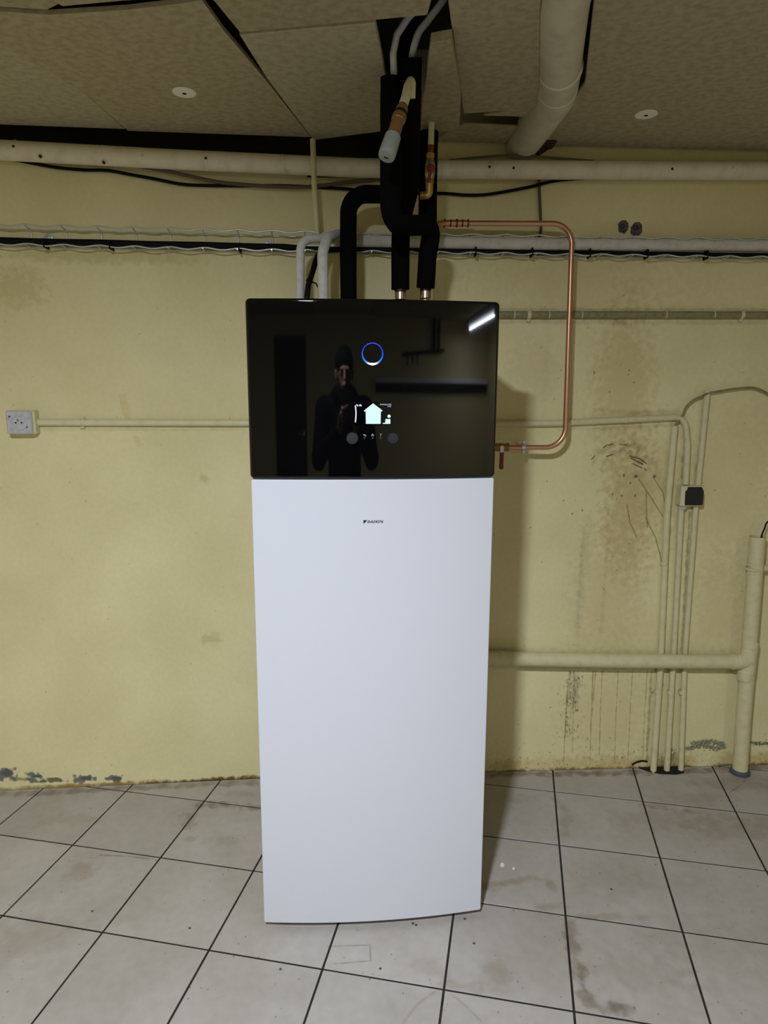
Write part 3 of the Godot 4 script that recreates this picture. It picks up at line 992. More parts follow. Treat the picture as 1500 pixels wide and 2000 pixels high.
func bowed_panel(y0: float, y1: float, w: float, r: float, bev: float, thick: float) -> SurfaceTool:   # a front panel, bent round a vertical axis, with rounded edges
	var st := begin()
	var top := []     # [centre point, normal] from left to right
	var h := (y1 - y0) * 0.5
	var cy := (y0 + y1) * 0.5
	for k in 7:
		var a := PI - PI * 0.5 * k / 6
		top.append([Vector2(-w * 0.5 + r, h - r), Vector2(cos(a), sin(a))])
	for k in range(1, 24):
		top.append([Vector2(lerpf(-w * 0.5 + r, w * 0.5 - r, k / 24.0), h - r), Vector2(0, 1)])
	for k in 7:
		var a := PI * 0.5 - PI * 0.5 * k / 6
		top.append([Vector2(w * 0.5 - r, h - r), Vector2(cos(a), sin(a))])
	var ring := func(o: float) -> Array:
		var t := []
		for e in top:
			t.append(e[0] + e[1] * o)
		var res := t.duplicate()
		for k in range(t.size() - 1, -1, -1):
			res.append(Vector2(t[k].x, -t[k].y))
		return res
	var nrm := []
	for e in top:
		nrm.append(e[1])
	for k in range(top.size() - 1, -1, -1):
		nrm.append(Vector2(top[k][1].x, -top[k][1].y))
	var fn := func(x: float) -> Vector3: return Vector3(8.0 * SAG * x / (UW * UW), 0, 1).normalized()
	var steps := [[r - bev, 0.0, 0.0], [r - bev + bev * 0.38, bev * 0.076, 0.393], [r - bev + bev * 0.71, bev * 0.29, 0.785], [r - bev + bev * 0.92, bev * 0.62, 1.18], [r, bev, PI * 0.5], [r, thick, PI * 0.5]]
	var prev := []
	var prevn := []
	for s in steps:
		var pts: Array = ring.call(s[0])
		var ps := []
		var ns := []
		for k in pts.size():
			var p: Vector2 = pts[k]
			ps.append(Vector3(p.x, cy + p.y, bow(p.x) - s[1]))
			ns.append((fn.call(p.x) * cos(s[2]) + Vector3(nrm[k].x, nrm[k].y, 0) * sin(s[2])).normalized())
		if prev.size():
			for k in pts.size():
				var j := (k + 1) % pts.size()
				quad_n(st, prev[k], prev[j], ps[j], ps[k], prevn[k], prevn[j], ns[j], ns[k])
		else:
			var n := top.size()
			for k in n - 1:
				var b0 := 2 * n - 1 - k
				quad_n(st, ps[k], ps[k + 1], ps[b0 - 1], ps[b0], ns[k], ns[k + 1], ns[b0 - 1], ns[b0])
		prev = ps
		prevn = ns
	var n2 := top.size()
	for k in n2 - 1:
		var b0 := 2 * n2 - 1 - k
		quad(st, prev[k], prev[k + 1], prev[b0 - 1], prev[b0], Vector3(0, 0, -1))
	return st

func up(x: float, y: float) -> Vector3:                    # photo point -> the cabinet's own front surface
	var inv := unit.transform.affine_inverse()
	var o := inv * Vector3(0, EYE, 0)
	var d := inv.basis * ray(x, y)
	var z := 0.0
	var p := Vector3.ZERO
	for k in 4:
		p = o + d * ((z - o.z) / d.z)
		z = bow(p.x)
	return p

func on_front(poly: PackedVector2Array, z0: float, z1: float, st: SurfaceTool) -> void:   # a shape laid on the bowed front; poly in the cabinet's own x, y
	var c := Vector2.ZERO
	for p in poly:
		c += p / poly.size()
	var n := Vector3(8.0 * SAG * c.x / (UW * UW), 0, 1).normalized()
	var b := Basis(Vector3(n.z, 0, -n.x), Vector3.UP, n)
	var q := PackedVector2Array()
	for p in poly:
		q.append(p - c)
	prism(st, Transform3D(b, Vector3(c.x, c.y, bow(c.x))), q, z0, z1)

func photo_poly(pts: Array) -> PackedVector2Array:
	var r := PackedVector2Array()
	for p in pts:
		var q := up(p[0], p[1])
		r.append(Vector2(q.x, q.y))
	return r

func disc_poly(x: float, y: float, rpx: float, n := 24) -> PackedVector2Array:
	var c := up(x, y)
	return circle(Vector2(c.x, c.y), rpx * 0.00124, n)

func letters(text: String, height: float, width: float, slant: float, bold: bool, depth: float) -> ArrayMesh:
	var f := SystemFont.new()
	f.font_names = PackedStringArray(["Droid Sans"])
	f.font_weight = 700 if bold else 400
	var t := TextMesh.new()
	t.font = f
	t.text = text
	t.font_size = 64
	t.pixel_size = 0.01
	t.depth = 0.02
	t.curve_step = 1.0
	var b := t.get_aabb()
	var s := Vector3(width / b.size.x, height / b.size.y, depth / 0.02)
	var st := SurfaceTool.new()
	st.append_from(t, 0, Transform3D(Basis(Vector3(s.x, 0, 0), Vector3(slant * s.y, s.y, 0), Vector3(0, 0, s.z)), Vector3.ZERO))
	return st.commit()

func build_unit() -> void:
	unit = thing("heat_pump_cabinet", "tall white floor-standing heat pump cabinet with glossy black top panel", "heat pump", UNIT_AT, UNIT_TURN)
	var split := 1.2285
	# front panels
	var white := obj("front_panel", bowed_panel(0.02, split - 0.0015, UW, 0.0045, 0.0025, 0.03), M.white, unit)
	white.set_meta("label", "plain white bowed front panel")
	var black := obj("control_panel", bowed_panel(split, 1.648, UW + 0.004, 0.011, 0.007, 0.032), M.black_gloss, unit)
	black.set_meta("label", "glossy black bowed control panel")
	# the casing behind them
	var st := begin()
	cbox(st, Transform3D(Basis(), Vector3(0, 0.83, -0.347)), Vector3(0.572, 1.59, 0.63), 0.006)
	obj("casing", st, mat(Color(0.80, 0.80, 0.81), 0.5), unit)
	st = begin()
	cbox(st, Transform3D(Basis(), Vector3(0, 1.6305, -0.347)), Vector3(0.576, 0.011, 0.632), 0.003)
	obj("top_cover", st, M.dark_plastic, unit)
	for s in [[-0.24, -0.07], [0.24, -0.07], [-0.24, -0.55], [0.24, -0.55]]:
		st = begin()
		lathe(st, Vector3(s[0], 0, s[1]), Vector3.UP, [[0.0, 0.0], [0.022, 0.0], [0.022, 0.006], [0.012, 0.01], [0.012, 0.036]], 16)
		obj("foot", st, M.dark_plastic, unit)
	# the glowing ring: blue above, brighter below, white at the bottom
	var c := up(727.5, 690.5)
	var rr := 19.2 * 0.00124
	var grad := Gradient.new()
	grad.offsets = PackedFloat32Array([0.0, 0.35, 0.75, 0.90, 0.97, 1.0])
	grad.colors = PackedColorArray([Color(0.22, 0.30, 1.0), Color(0.08, 0.28, 1.0), Color(0.12, 0.46, 1.0), Color(0.24, 0.58, 1.0), Color(0.85, 0.92, 1.0), Color(1, 1, 1)])
	var gt := GradientTexture2D.new()
	gt.gradient = grad
	gt.width = 64
	gt.height = 4
	var rm := mat(Color(0.02, 0.02, 0.05), 0.3)
	rm.emission_enabled = true
	rm.emission_texture = gt
	rm.emission = Color.WHITE
	rm.emission_operator = BaseMaterial3D.EMISSION_OP_MULTIPLY
	rm.emission_energy_multiplier = 1.15
	rm.texture_repeat = false
	st = begin()
	var cn := Vector3(8.0 * SAG * c.x / (UW * UW), 0, 1).normalized()
	var cx := Vector3(cn.z, 0, -cn.x)
	for k in 72:
		var q := []
		var uv := []
		for e in [[k, 0], [k + 1, 0], [k + 1, 1], [k, 1]]:
			var a: float = TAU * e[0] / 72.0 + PI * 0.5
			var low := pow(0.5 - 0.5 * sin(a), 2.2)
			var wd := lerpf(0.0021, 0.0046, low) + (0.003 if sin(a) < -0.985 else 0.0) * 0.4
			var r: float = rr + (wd * 0.5 if e[1] == 1 else -wd * 0.5) + low * 0.0006
			q.append(c + cx * cos(a) * r + Vector3.UP * sin(a) * r + cn * 0.0009)
			uv.append(Vector2(0.5 - 0.5 * sin(a), 0.5))
		for i in [0, 3, 2, 0, 2, 1]:
			st.set_normal(cn)
			st.set_uv(uv[i])
			st.add_vertex(q[i])
		var low_n := Vector3.DOWN
		for e in [[0, 1], [3, 2]]:
			var p0: Vector3 = q[e[0]]
			var p1: Vector3 = q[e[1]]
			for i in [[p0, 0], [p1, 1], [p1 - cn * 0.0014, 1], [p0, 0], [p1 - cn * 0.0014, 1], [p0 - cn * 0.0014, 0]]:
				st.set_normal((i[0] - c).normalized())
				st.set_uv(uv[e[0]])
				st.add_vertex(i[0])
	var ring := obj("indicator_light_ring", st, rm, unit)
	ring.set_meta("label", "blue glowing ring, white at its foot")
	# the screen
	st = begin()
	on_front(photo_poly([[691, 784], [766, 784], [766, 831], [691, 831]]), -0.001, 0.0004, st)
	var scr := obj("display_screen", st, mat(Color(0.008, 0.010, 0.018), 0.08), unit)
	var bright := glow(Color(0.86, 1.0, 0.985), 0.98)
	var cold := glow(Color(0.93, 0.95, 1.0), 1.0)
	st = begin()
	on_front(photo_poly([[728.6, 787.8], [747, 801.7], [746.2, 803.4], [743.8, 803.4], [743.4, 827.8], [714.6, 827.8], [714.2, 803.4], [711.2, 803.8], [711, 801.8]]), 0.0001, 0.0008, st)
	obj("house_symbol", st, bright, scr)
	st = begin()
	on_front(photo_poly([[752.8, 818.4], [762.4, 818.4], [762.4, 827.8], [747.8, 827.8], [747.8, 826.0], [752.4, 825.6]]), 0.0001, 0.0008, st)
	on_front(disc_poly(759.8, 813, 3.1), 0.0001, 0.0008, st)
	obj("outdoor_unit_symbol", st, bright, scr)
	st = begin()
	var bar := []
	for k in 9:
		var t := k / 8.0
		bar.append([693.9 + 1.3 * sin(t * PI) + 1.25, lerpf(792.0, 825.0, t)])
	for k in range(8, -1, -1):
		var t := k / 8.0
		bar.append([693.9 + 1.3 * sin(t * PI) - 1.1, lerpf(792.0, 825.0, t)])
	on_front(photo_poly(bar), 0.0001, 0.0008, st)
	obj("level_bar", st, cold, scr)
	st = begin()
	on_front(photo_poly([[695, 790.2], [697.4, 789.4], [699.8, 791.6], [699.6, 793.8], [697.6, 793.4]]), 0.0001, 0.0008, st)
	on_front(photo_poly([[701.2, 790.2], [704.6, 789.6], [706.6, 792.0], [706.2, 793.6], [701.6, 793.4]]), 0.0001, 0.0008, st)
	obj("status_symbols", st, glow(Color(0.85, 0.92, 1.0), 0.85), scr)
	for w in [["10 diciembre 2023", 753.0, 790.0, 22.0, 2.6], ["11:47", 760.2, 793.9, 7.4, 2.6]]:
		var o := obj("display_text", letters(w[0], w[4] * 0.00124, w[3] * 0.00124, 0.0, true, 0.0005), glow(Color(0.80, 0.85, 1.0), 0.8), scr)
		var at := up(w[1], w[2])
		o.position = at + Vector3(0, 0, 0.0007)
		o.rotation.y = atan(8.0 * SAG * at.x / (UW * UW))
	# dials, touch buttons and their symbols
	for k in [[688.2, 855.8, 11.4], [767.4, 855.6, 10.8]]:
		var p := up(k[0], k[1])
		var r: float = k[2] * 0.00124
		st = begin()
		lathe(st, p + Vector3(0, 0, -0.001), Vector3(8.0 * SAG * p.x / (UW * UW), 0, 1), [[r + 0.0009, 0.0005], [r + 0.0009, 0.0018], [r, 0.003], [r, 0.0075], [r - 0.0012, 0.009], [0.0, 0.0092]], 36)
		obj("dial", st, M.knob, unit)
	var ink := mat(Color(0.62, 0.63, 0.60), 0.5)
	var back := photo_poly([[708.8, 849.6], [710.6, 848.0], [710.6, 848.9], [714.6, 849.2], [715.2, 852.4], [713.9, 852.4], [713.6, 850.4], [710.6, 850.2], [710.6, 851.2]])
	st = begin()
	on_front(back, -0.0003, 0.0003, st)
	obj("back_symbol", st, ink, unit)
	st = begin()
	on_front(photo_poly([[725.4, 851.8], [725.6, 849.0], [727.8, 847.0], [730.0, 849.2], [730.2, 851.8], [728.7, 851.8], [728.6, 849.6], [727.0, 849.6], [726.9, 851.8]]), -0.0003, 0.0003, st)
	obj("home_symbol", st, ink, unit)
	var qm := obj("help_symbol", letters("?", 5.4 * 0.00124, 3.4 * 0.00124, 0.0, true, 0.0005), ink, unit)
	qm.position = up(743.6, 849.6) + Vector3(0, 0, 0.0003)
	qm.rotation.y = atan(8.0 * SAG * qm.position.x / (UW * UW))
	for x in [711.8, 727.8, 743.4]:
		var p := up(x, 855.4)
		st = begin()
		lathe(st, p, Vector3(8.0 * SAG * p.x / (UW * UW), 0, 1), [[0.0023, 0.0], [0.0023, 0.0007], [0.0015, 0.0007], [0.0014, 0.0003], [0.0, 0.0003]], 16)
		obj("button", st, mat(Color(0.22, 0.24, 0.23), 0.4), unit)
	# the maker's mark on the white panel
	var print_m := mat(Color(0.012, 0.012, 0.02), 0.4)
	st = begin()
	on_front(photo_poly([[709.8, 1016.0], [717.3, 1016.0], [711.2, 1022.4], [710.0, 1022.6]]), -0.0003, 0.0003, st)
	obj("logo_emblem", st, print_m, unit)
	var lg := obj("logo_lettering", letters("DAIKIN", 5.0 * 0.00124, 30.2 * 0.00124, 0.25, true, 0.0005), print_m, unit)
	lg.position = up(732.9, 1019.0) + Vector3(0, 0, 0.0003)
	lg.rotation.y = atan(8.0 * SAG * lg.position.x / (UW * UW))

# ---------------------------------------------------------------- pipes over the cabinet
func run(parent: Node, called: String, pts: Array, radius, m: Material, seg := 16) -> MeshInstance3D:
	var st := begin()
	tube(st, pts, radius, seg)
	return obj(called, st, m, parent)

func wobble(pts: Array, radius: float, sd: int) -> Array:   # foam sleeves are not quite even
	var r := []
	var n := FastNoiseLite.new()
	n.seed = sd
	n.frequency = 0.25
	for i in pts.size():
		r.append(radius * (1.0 + 0.05 * n.get_noise_1d(i)))
	return r

func dense(pts: Array, step := 0.02) -> Array:
	var out := []
	for i in pts.size() - 1:
		var n := maxi(int((pts[i] as Vector3).distance_to(pts[i + 1]) / step), 1)
		for k in n:
			out.append((pts[i] as Vector3).lerp(pts[i + 1], float(k) / n))
	out.append(pts[-1])
	return out

func sleeve(called: String, label: String, pts: Array, radius: float, bend: float) -> Node3D:
	var t := thing(called, label, "pipe", pts[-1], 0.0, "black foam-covered pipes above the cabinet")
	var path := dense(rounded(local(t, pts), bend, 8))
	run(t, "foam_sleeve", path, wobble(path, radius, path.size()), M.foam, 22)
	return t

func nut(parent: Node, called: String, at: Vector3, axis: Vector3, r: float, h: float, m: Material, seg := 6) -> void:
	var st := begin()
	lathe(st, at, axis, [[0.0, 0.0], [r * 0.9, 0.0], [r, h * 0.12], [r, h * 0.88], [r * 0.9, h], [0.0, h]], seg)
	obj(called, st, m, parent)

func build_pipes() -> void:
	var top_y := 1.636
	# pipe that runs up to the ceiling slot, in front, and crosses over to the right
	var foot := zp(831, 563, 2.1)
	var p1 := sleeve("insulated_pipe", "thick black foam-covered pipe, nearest of the bundle, curving across to the right", [zp(764, 152, 1.84), zp(763, 300, 1.86), zp(762, 440, 1.88), zp(845, 440, 2.06), zp(835, 500, 2.09), foot], 0.0268, 0.05)
	stub(p1, foot, top_y)
	tag_part(run(p1, "pipe_end", local(p1, [zp(770, 153, 1.84), zp(768, 105, 1.82), zp(775, 68, 1.80), zp(798, 33, 1.78), zp(822, 10, 1.77)]), 0.0085, M.lagging, 12), "bare pale pipe end above the foam")
	var f2 := zp(782, 565, 2.1)
	var p2 := sleeve("insulated_pipe", "black foam-covered pipe rising behind the nearest one, second from the right", [zp(803, 112, 1.82), zp(801, 250, 1.88), zp(799, 370, 1.98), zp(784, 430, 2.07), zp(782, 480, 2.1), f2], 0.0268, 0.09)
	stub(p2, f2, top_y)
	tag_part(run(p2, "pipe_end", local(p2, smooth([zp(804, 116, 1.82), zp(809, 90, 1.81), zp(819, 62, 1.80), zp(836, 40, 1.79), zp(866, 0, 1.76), zp(890, -40, 1.75)])), 0.0085, M.lagging, 12), "bare pale pipe end above the foam")
	var p5 := thing("insulated_pipe", "thin black foam-covered pipe between the two pale pipe ends, up in the ceiling slot", "pipe", zp(786, 200, 1.9), 0.0, "black foam-covered pipes above the cabinet")
	var path := dense(smooth(local(p5, [zp(784, 330, 1.98), zp(784, 200, 1.92), zp(787, 110, 1.86), zp(800, 70, 1.83), zp(822, 30, 1.80), zp(834, 16, 1.79)])))
	run(p5, "foam_sleeve", path, wobble(path, 0.0165, 4), M.foam, 16)
	# pipe with a single elbow, at the left
	var f3 := zp(681, 600, 2.2)
	f3.y = top_y
	sleeve("insulated_pipe", "black foam-covered pipe rising from the cabinet, bending right in one elbow", [zp(800, 380, 2.2), zp(681, 379, 2.2), zp(680, 470, 2.2), f3], 0.0258, 0.055)
	# pipe at the right, under the small ceiling board
	sleeve("insulated_pipe", "black foam-covered pipe hanging from the ceiling behind the copper valve, rightmost", [zp(838, 258, 2.17), zp(836, 330, 2.17), zp(835, 440, 2.17)], 0.0275, 0.05)
	# white lagged refrigerant pipes at the left
	var a0 := zp(585, 600, 2.19)
	a0.y = top_y
	var wl := thing("lagged_pipe", "white lagged pipe rising from the cabinet, left of the pair", "pipe", a0, 0.0, "white lagged pipes above the cabinet")
	run(wl, "lagging", dense(rounded(local(wl, [a0, zp(587, 468, 2.19), zp(655, 464, 2.25), zp(664, 466, 2.34)]), 0.04, 8), 0.01), 0.0132, M.lagging, 18)
	var b0 := zp(632, 600, 2.12)
	b0.y = top_y
	var wr := thing("lagged_pipe", "white lagged pipe rising from the cabinet and running right along the wire tray", "pipe", b0, 0.0, "white lagged pipes above the cabinet")
	run(wr, "lagging", dense(rounded(local(wr, [b0, zp(630, 492, 2.13), zp(640, 464, 2.17), zp(662, 458, 2.26)]), 0.045, 8), 0.012), 0.0158, M.lagging, 18)
	var lp := []
	for x in [676.0, 740.0, 870.0, 1000.0, 1180.0, 1340.0, 1500.0, 1640.0]:
		lp.append(wp(x, 470.0 + clampf((x - 676.0) / 324.0, 0, 1) * 6.5 + maxf(x - 1000.0, 0) * 0.004, 0.034))
	run(wr, "tray_run", local(wr, [zp(650, 462, 2.24), wp(664, 467, 0.05)] + lp), 0.0205, M.dull_lagging, 18)
	var cb := thing("cable", "thick black cable with ties rising from the cabinet between the white pipes", "cable", zp(600, 590, 2.12))
	var cpts := smooth(local(cb, [Vector3(zp(596, 590, 2.16).x, top_y, zp(596, 590, 2.16).z), zp(601, 565, 2.16), zp(611, 530, 2.18), zp(622, 497, 2.22), zp(640, 489, 2.30), zp(676, 487, 2.345)]))
	run(cb, "sheath", cpts, 0.0085, M.cable, 12)
	nut(cb, "cable_tie", cpts[8], (cpts[9] - cpts[8]), 0.0105, 0.006, M.cable, 12)
	run(cb, "tie_end", [cpts[8] + Vector3(0.008, 0, 0.004), cpts[8] + Vector3(0.022, -0.006, 0.006), cpts[8] + Vector3(0.026, -0.016, 0.006)], 0.0022, M.cable, 6)
	# drain valve with white cap, hanging in front of the black pipes
	var v0 := zp(803, 158, 1.78)
	var v1 := zp(754, 308, 1.70)
	var rv := thing("safety_valve", "brass valve on a cream bent pipe with a white cap, hanging before the black pipes", "valve", v0)
	var ax := (v1 - v0)
	var L := ax.length()
	ax = ax.normalized()
	run(rv, "bent_pipe", rounded([zp(804, 192, 1.80) - v0, zp(805, 150, 1.79) - v0, zp(796, 168, 1.775) - v0, ax * L * 0.34], 0.012, 6), 0.0092, M.cream_pale, 14)
	var prof := func(called: String, pr: Array, m: Material, seg := 18) -> void:
		var st := begin()
		var q := []
		for e in pr:
			q.append([e[0], e[1] * L])
		lathe(st, Vector3.ZERO, ax, q, seg)
		obj(called, st, m, rv)
	prof.call("socket", [[0.0, 0.16], [0.011, 0.16], [0.0112, 0.30], [0.0, 0.30]], M.cream_pale)
	prof.call("union_nut", [[0.0, 0.32], [0.0105, 0.32], [0.0138, 0.35], [0.0142, 0.41], [0.0, 0.41]], M.brass_dull, 8)
	prof.call("rubber_ring", [[0.0, 0.41], [0.0142, 0.41], [0.0146, 0.445], [0.0, 0.445]], M.ring)
	prof.call("brass_body", [[0.0, 0.445], [0.0145, 0.445], [0.0168, 0.465], [0.0168, 0.52], [0.0152, 0.53], [0.0152, 0.72], [0.0, 0.72]], M.brass_dull)
	prof.call("white_cap", [[0.0, 0.71], [0.0165, 0.715], [0.019, 0.73], [0.0205, 0.95], [0.019, 0.99], [0.0, 1.0]], M.cap)
	var st0 := begin()
	var side := ax.cross(Vector3.FORWARD).normalized()
	cbox(st0, Transform3D(Basis(side, ax.cross(side), ax), ax * (L * 1.0005)), Vector3(0.010, 0.0035, 0.002), 0.0005)
	obj("cap_slot", st0, M.hole, rv)
	# small brass and copper valve with a red handle
	var s0 := zp(843, 240, 2.10)
	var sv := thing("stop_valve", "small copper and brass stop valve with red butterfly handle, under the ceiling", "valve", s0)
	var down := (zp(838, 384, 2.10) - s0)
	var SL2 := down.length()
	var dn := down.normalized()
	var pr2 := func(called: String, pr: Array, m: Material, seg := 16) -> void:
		var st := begin()
		var q := []
		for e in pr:
			q.append([e[0], e[1] * SL2])
		lathe(st, Vector3.ZERO, dn, q, seg)
		obj(called, st, m, sv)
	pr2.call("cream_pipe", [[0.0085, 0.0], [0.0085, 0.32], [0.0, 0.32]], M.cream_pale)
	pr2.call("copper_pipe", [[0.0088, 0.30], [0.0088, 0.42], [0.0, 0.42]], M.copper_dull)
	pr2.call("upper_nut", [[0.0, 0.41], [0.012, 0.41], [0.012, 0.46], [0.0105, 0.47], [0.0105, 0.50], [0.0, 0.50]], M.brass, 8)
	pr2.call("valve_body", [[0.0, 0.50], [0.0125, 0.50], [0.0145, 0.56], [0.0145, 0.70], [0.012, 0.76], [0.0, 0.76]], M.nickel)
	pr2.call("lower_nut", [[0.0, 0.76], [0.0125, 0.76], [0.0125, 0.82], [0.0, 0.82]], M.brass_dull, 8)
	run(sv, "elbow", rounded([dn * SL2 * 0.80, dn * SL2 * 0.985, dn * SL2 * 0.985 + Vector3(-0.026, 0.0, 0.0)], 0.012, 6), 0.0108, M.brass, 14)
	st0 = begin()
	var hc := dn * SL2 * 0.635 + Vector3(0, 0, 0.014)
	lathe(st0, hc, Vector3.BACK, [[0.0, 0.010], [0.0075, 0.010], [0.011, 0.006], [0.011, 0.002], [0.004, 0.0], [0.004, -0.006]], 16)
	cbox(st0, Transform3D(Basis(Vector3.BACK, -0.2), hc + Vector3(-0.002, -0.022, 0.005)), Vector3(0.010, 0.030, 0.004), 0.001)
	obj("red_handle", st0, M.red, sv)
	# the copper pipe that loops down to the shut-off valve
	var D := 2.325
	var cp := thing("copper_pipe", "bare copper pipe looping from the black insulation down the wall to the shut-off valve", "pipe", zp(1103, 860, D))
	run(cp, "tube", dense(rounded(local(cp, [zp(846, 438, 2.19), zp(847, 436, D), zp(1118, 436.5, D), zp(1103, 874, D), zp(985, 873.5, D)]), 0.065, 14), 0.04), 0.0085, M.copper, 18)
	for k in [[868, 0.0128], [880, 0.0112], [892, 0.0128], [903, 0.0112], [914, 0.0122]]:
		var q := local(cp, [zp(k[0] - 2, 436, D), zp(k[0] + 2, 436, D)])
		var st := begin()
		lathe(st, q[0], q[1] - q[0], [[0.009, 0.0], [k[1], 0.001], [k[1] + 0.001, 0.0035], [k[1], 0.006], [0.009, 0.007]], 16)
		obj("press_ring", st, M.copper_dull, cp)
	run(cp, "press_fitting", local(cp, [zp(862, 436, D), zp(916, 436, D)]), 0.0105, M.copper, 16)
	# pipe clip
	var cl := thing("pipe_clip", "steel screw clip round the copper pipe beside the shut-off valve", "pipe clip", zp(1022, 873, D))
	st0 = begin()
	lathe(st0, Vector3(-0.006, 0, 0), Vector3.RIGHT, [[0.0084, 0.0], [0.0115, 0.0], [0.0115, 0.012], [0.0084, 0.012]], 18)
	obj("band", st0, M.steel, cl)
	for s in [1.0, -1.0]:
		st0 = begin()
		cbox(st0, Transform3D(Basis(), Vector3(0, s * 0.0165, 0.0)), Vector3(0.010, 0.011, 0.009), 0.0015)
		lathe(st0, Vector3(0, s * 0.0165, 0.004), Vector3.BACK, [[0.0, 0.004], [0.0045, 0.003], [0.0048, 0.0], [0.0, 0.0]], 10)
		obj("clip_screw", st0, M.steel, cl)
	run(cl, "wall_rod", [Vector3(0, 0, -0.011), Vector3(0, 0, wall_z(cl.position.x) - cl.position.z)], 0.004, M.steel, 10)
	# the shut-off valve with the long red lever
	var bv := thing("ball_valve", "brass ball valve with red lever hanging down, at the cabinet's right side", "valve", zp(979, 873.5, D))
	var lat := func(called: String, pr: Array, m: Material, seg := 16) -> void:
		var st := begin()
		lathe(st, Vector3.ZERO, Vector3.RIGHT, pr, seg)
		obj(called, st, m, bv)
	lat.call("body", [[0.0, -0.026], [0.010, -0.026], [0.0135, -0.018], [0.0145, 0.0], [0.0125, 0.016], [0.0, 0.016]], M.brass_dull, 20)
	lat.call("end_nut", [[0.0, 0.015], [0.0145, 0.015], [0.0155, 0.018], [0.0155, 0.026], [0.0, 0.026]], M.brass_dull, 6)
	lat.call("end_nut", [[0.0, -0.034], [0.0155, -0.034], [0.0155, -0.025], [0.0, -0.025]], M.brass_dull, 6)
	lat.call("tail", [[0.0, 0.026], [0.0075, 0.026], [0.0075, 0.044], [0.0, 0.044]], M.brass)
	lat.call("cabinet_tail", [[0.0, -0.186], [0.0085, -0.186], [0.0085, -0.034], [0.0, -0.034]], M.brass)
	st0 = begin()
	lathe(st0, Vector3(-0.001, 0, 0.010), Vector3.BACK, [[0.008, 0.0], [0.008, 0.008], [0.0065, 0.012], [0.0, 0.012]], 6)
	cbox(st0, Transform3D(Basis(), Vector3(-0.001, -0.012, 0.020)), Vector3(0.012, 0.024, 0.003), 0.001)
	obj("stem_nut", st0, M.steel, bv)
	st0 = begin()
	var lev := PackedVector2Array([Vector2(-0.0068, -0.016), Vector2(0.0062, -0.016), Vector2(0.0062, -0.058)])
	lev.append_array(circle(Vector2(0, -0.066), 0.0078, 8, 0.5, -PI - 0.5))
	lev.append(Vector2(-0.0068, -0.055))
	prism(st0, Transform3D(Basis(), Vector3(-0.001, 0, 0.0185)), lev, 0.0, 0.006, 0.0016)
	obj("red_lever", st0, M.red, bv)

func stub(t: Node3D, foot: Vector3, top_y: float) -> void:   # brass union between a sleeve's end and the cabinet's top
	var p: Vector3 = local(t, [foot])[0]
	var h := foot.y - top_y
	var st := begin()
	lathe(st, p, Vector3.DOWN, [[0.012, -0.01], [0.016, 0.0], [0.0172, 0.006], [0.0, 0.006]], 16)
	obj("collar", st, M.copper_dull, t)
	nut(t, "union_nut", p + Vector3(0, -0.006, 0), Vector3.DOWN, 0.0185, 0.026, M.nickel, 6)
	st = begin()
	lathe(st, p + Vector3(0, -0.03, 0), Vector3.DOWN, [[0.0, 0.0], [0.0135, 0.0], [0.0135, h - 0.03], [0.0, h - 0.03]], 16)
	obj("brass_stub", st, M.brass, t)

func tag_part(o: Node3D, label: String) -> void:
	o.set_meta("label", label)

# ---------------------------------------------------------------- on the wall
func clip_ring(parent: Node, called: String, at: Vector3, axis: Vector3, r: float, w: float, m: Material) -> void:
	var st := begin()
	lathe(st, at - axis.normalized() * w * 0.5, axis, [[r * 0.9, 0.0], [r, w * 0.15], [r, w * 0.85], [r * 0.9, w]], 20)
	obj(called, st, m, parent)

